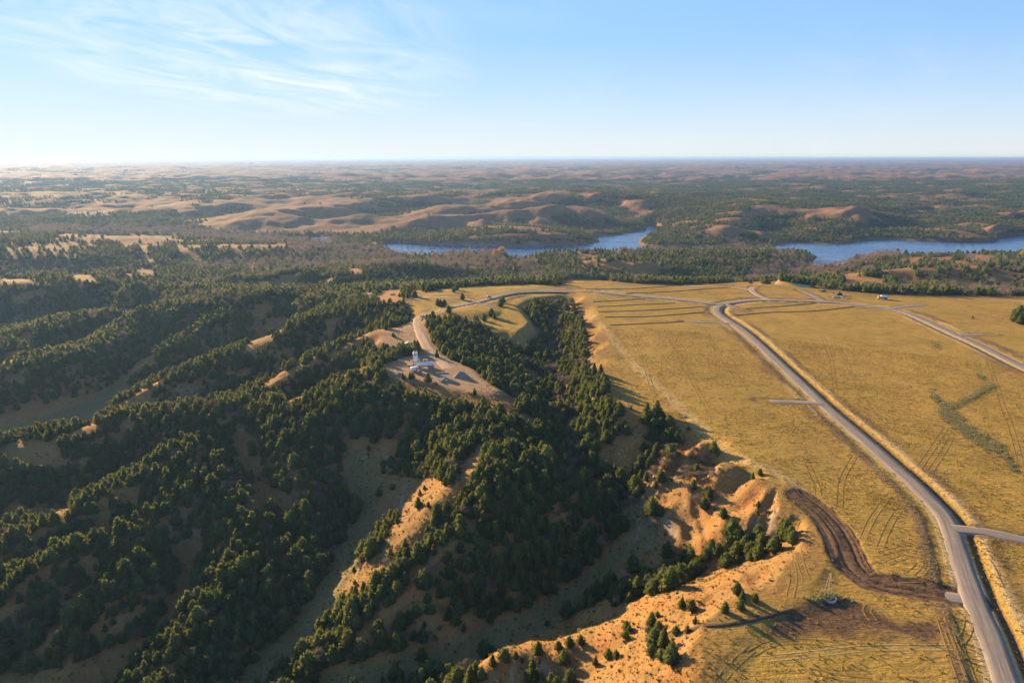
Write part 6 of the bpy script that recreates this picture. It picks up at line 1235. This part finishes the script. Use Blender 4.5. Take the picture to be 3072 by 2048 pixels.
# --- utility poles
for (u, v, h, arm, lb) in ((1108, 876, 10.5, 1, 'wooden utility pole with crossarm at the homestead'), (1293, 866, 8.5, 0, 'slim pale pole at the edge of the north meadow')):
    p = hit([u], [v])[0]; e = empty('utility_pole', p, RD(20)); tag(e, lb, 'utility pole', None)
    mb = MB(); mb.tube([(0, 0, -0.5), (0, 0, h)], [0.17, 0.12], 8, 0, True); part(mb, 'pole', M['wood'] if arm else M['steel'], e)
    mb = MB(); mb.box((0, 0.15, h - 0.5), (2.2 if arm else 0.7, 0.12, 0.14)); ca = part(mb, 'crossarm', M['wood'] if arm else M['steel'], e)
    for x in ((-1, 0, 1) if arm else (-0.28, 0.28)):
        mb = MB(); mb.tube([(x, 0.15, h - 0.43), (x, 0.15, h - 0.22)], [0.06, 0.04], 6); part(mb, 'insulator', M['white'], ca)
# --- old windmill tower and its stock tank
p = hit([2484], [1780])[0]; e = empty('windmill_tower', p, RD(25)); tag(e, 'slim pale windmill tower standing beside the round stock tank', 'windmill tower'); H = 6.6
for sx, sy in ((-1, -1), (1, -1), (1, 1), (-1, 1)):
    mb = MB(); mb.tube([(sx * 0.75, sy * 0.75, -0.2), (sx * 0.10, sy * 0.10, H)], 0.04, 5); part(mb, 'leg', M['tan'], e)
for z in (1.2, 2.6, 4.0, 5.2):
    k = 0.75 - 0.65 * z / H; mb = MB(); c4 = [(-k, -k, z), (k, -k, z), (k, k, z), (-k, k, z)]
    for i in range(4): mb.tube([c4[i], c4[(i + 1) % 4]], 0.02, 4)
    part(mb, 'cross_brace', M['wood'], e)
mb = MB(); mb.tube([(0, 0, 0), (0, 0, H + 0.3)], 0.035, 4); part(mb, 'pump_rod', M['wood'], e)
p = hit([2488], [1797])[0]; e = empty('stock_tank', p); tag(e, 'round metal stock tank with pale rim among weeds at the tower foot', 'stock tank')
mb = MB(); K = 28; ri = [(1.75, -0.1), (1.75, 0.62), (1.62, 0.62), (1.62, 0.12)]
mb.add([(r * math.cos(2 * math.pi * k / K), r * math.sin(2 * math.pi * k / K), z) for r, z in ri for k in range(K)], [(j * K + k, j * K + (k + 1) % K, (j + 1) * K + (k + 1) % K, (j + 1) * K + k) for j in range(3) for k in range(K)]); part(mb, 'wall', M['grey'], e, True)
mb = MB(); mb.add([(1.62 * math.cos(2 * math.pi * k / K), 1.62 * math.sin(2 * math.pi * k / K), 0.36) for k in range(K)], [tuple(range(K))]); part(mb, 'water', M['water'], e)
wq = hit(2485 + RNG.normal(0, 24, 70), 1795 + RNG.normal(0, 7, 70)); scatter_object('tank_weeds', wq, RNG.integers(0, 3, 70), RNG.uniform(0.9, 1.6, 70), RNG.uniform(0, 6.28, 70), tc_, 'rank weeds round the stock tank', 'weeds')

# ------------------------------------------------------------------ haze
zb, zt = float(TZ.min()) - 1.5, max(float(TZ.max()), CAM_Z) + 15.0; mb = MB(); mb.box((0, 0, (zb + zt) / 2), (92000, 92000, zt - zb)); hz = mb.build('haze', None); hz.data.materials.clear(); tag(hz, 'thin late afternoon haze over the whole country', 'haze', None, 'stuff')
t = NT('haze'); pv = t.n('VolumePrincipled'); pv.inputs['Color'].default_value = (0.25, 0.44, 0.86, 1); pv.inputs['Density'].default_value = 6.0e-5; pv.inputs['Anisotropy'].default_value = 0.35
t.l(pv.outputs[0], t.out.inputs['Volume']); hz.data.materials.append(t.m)
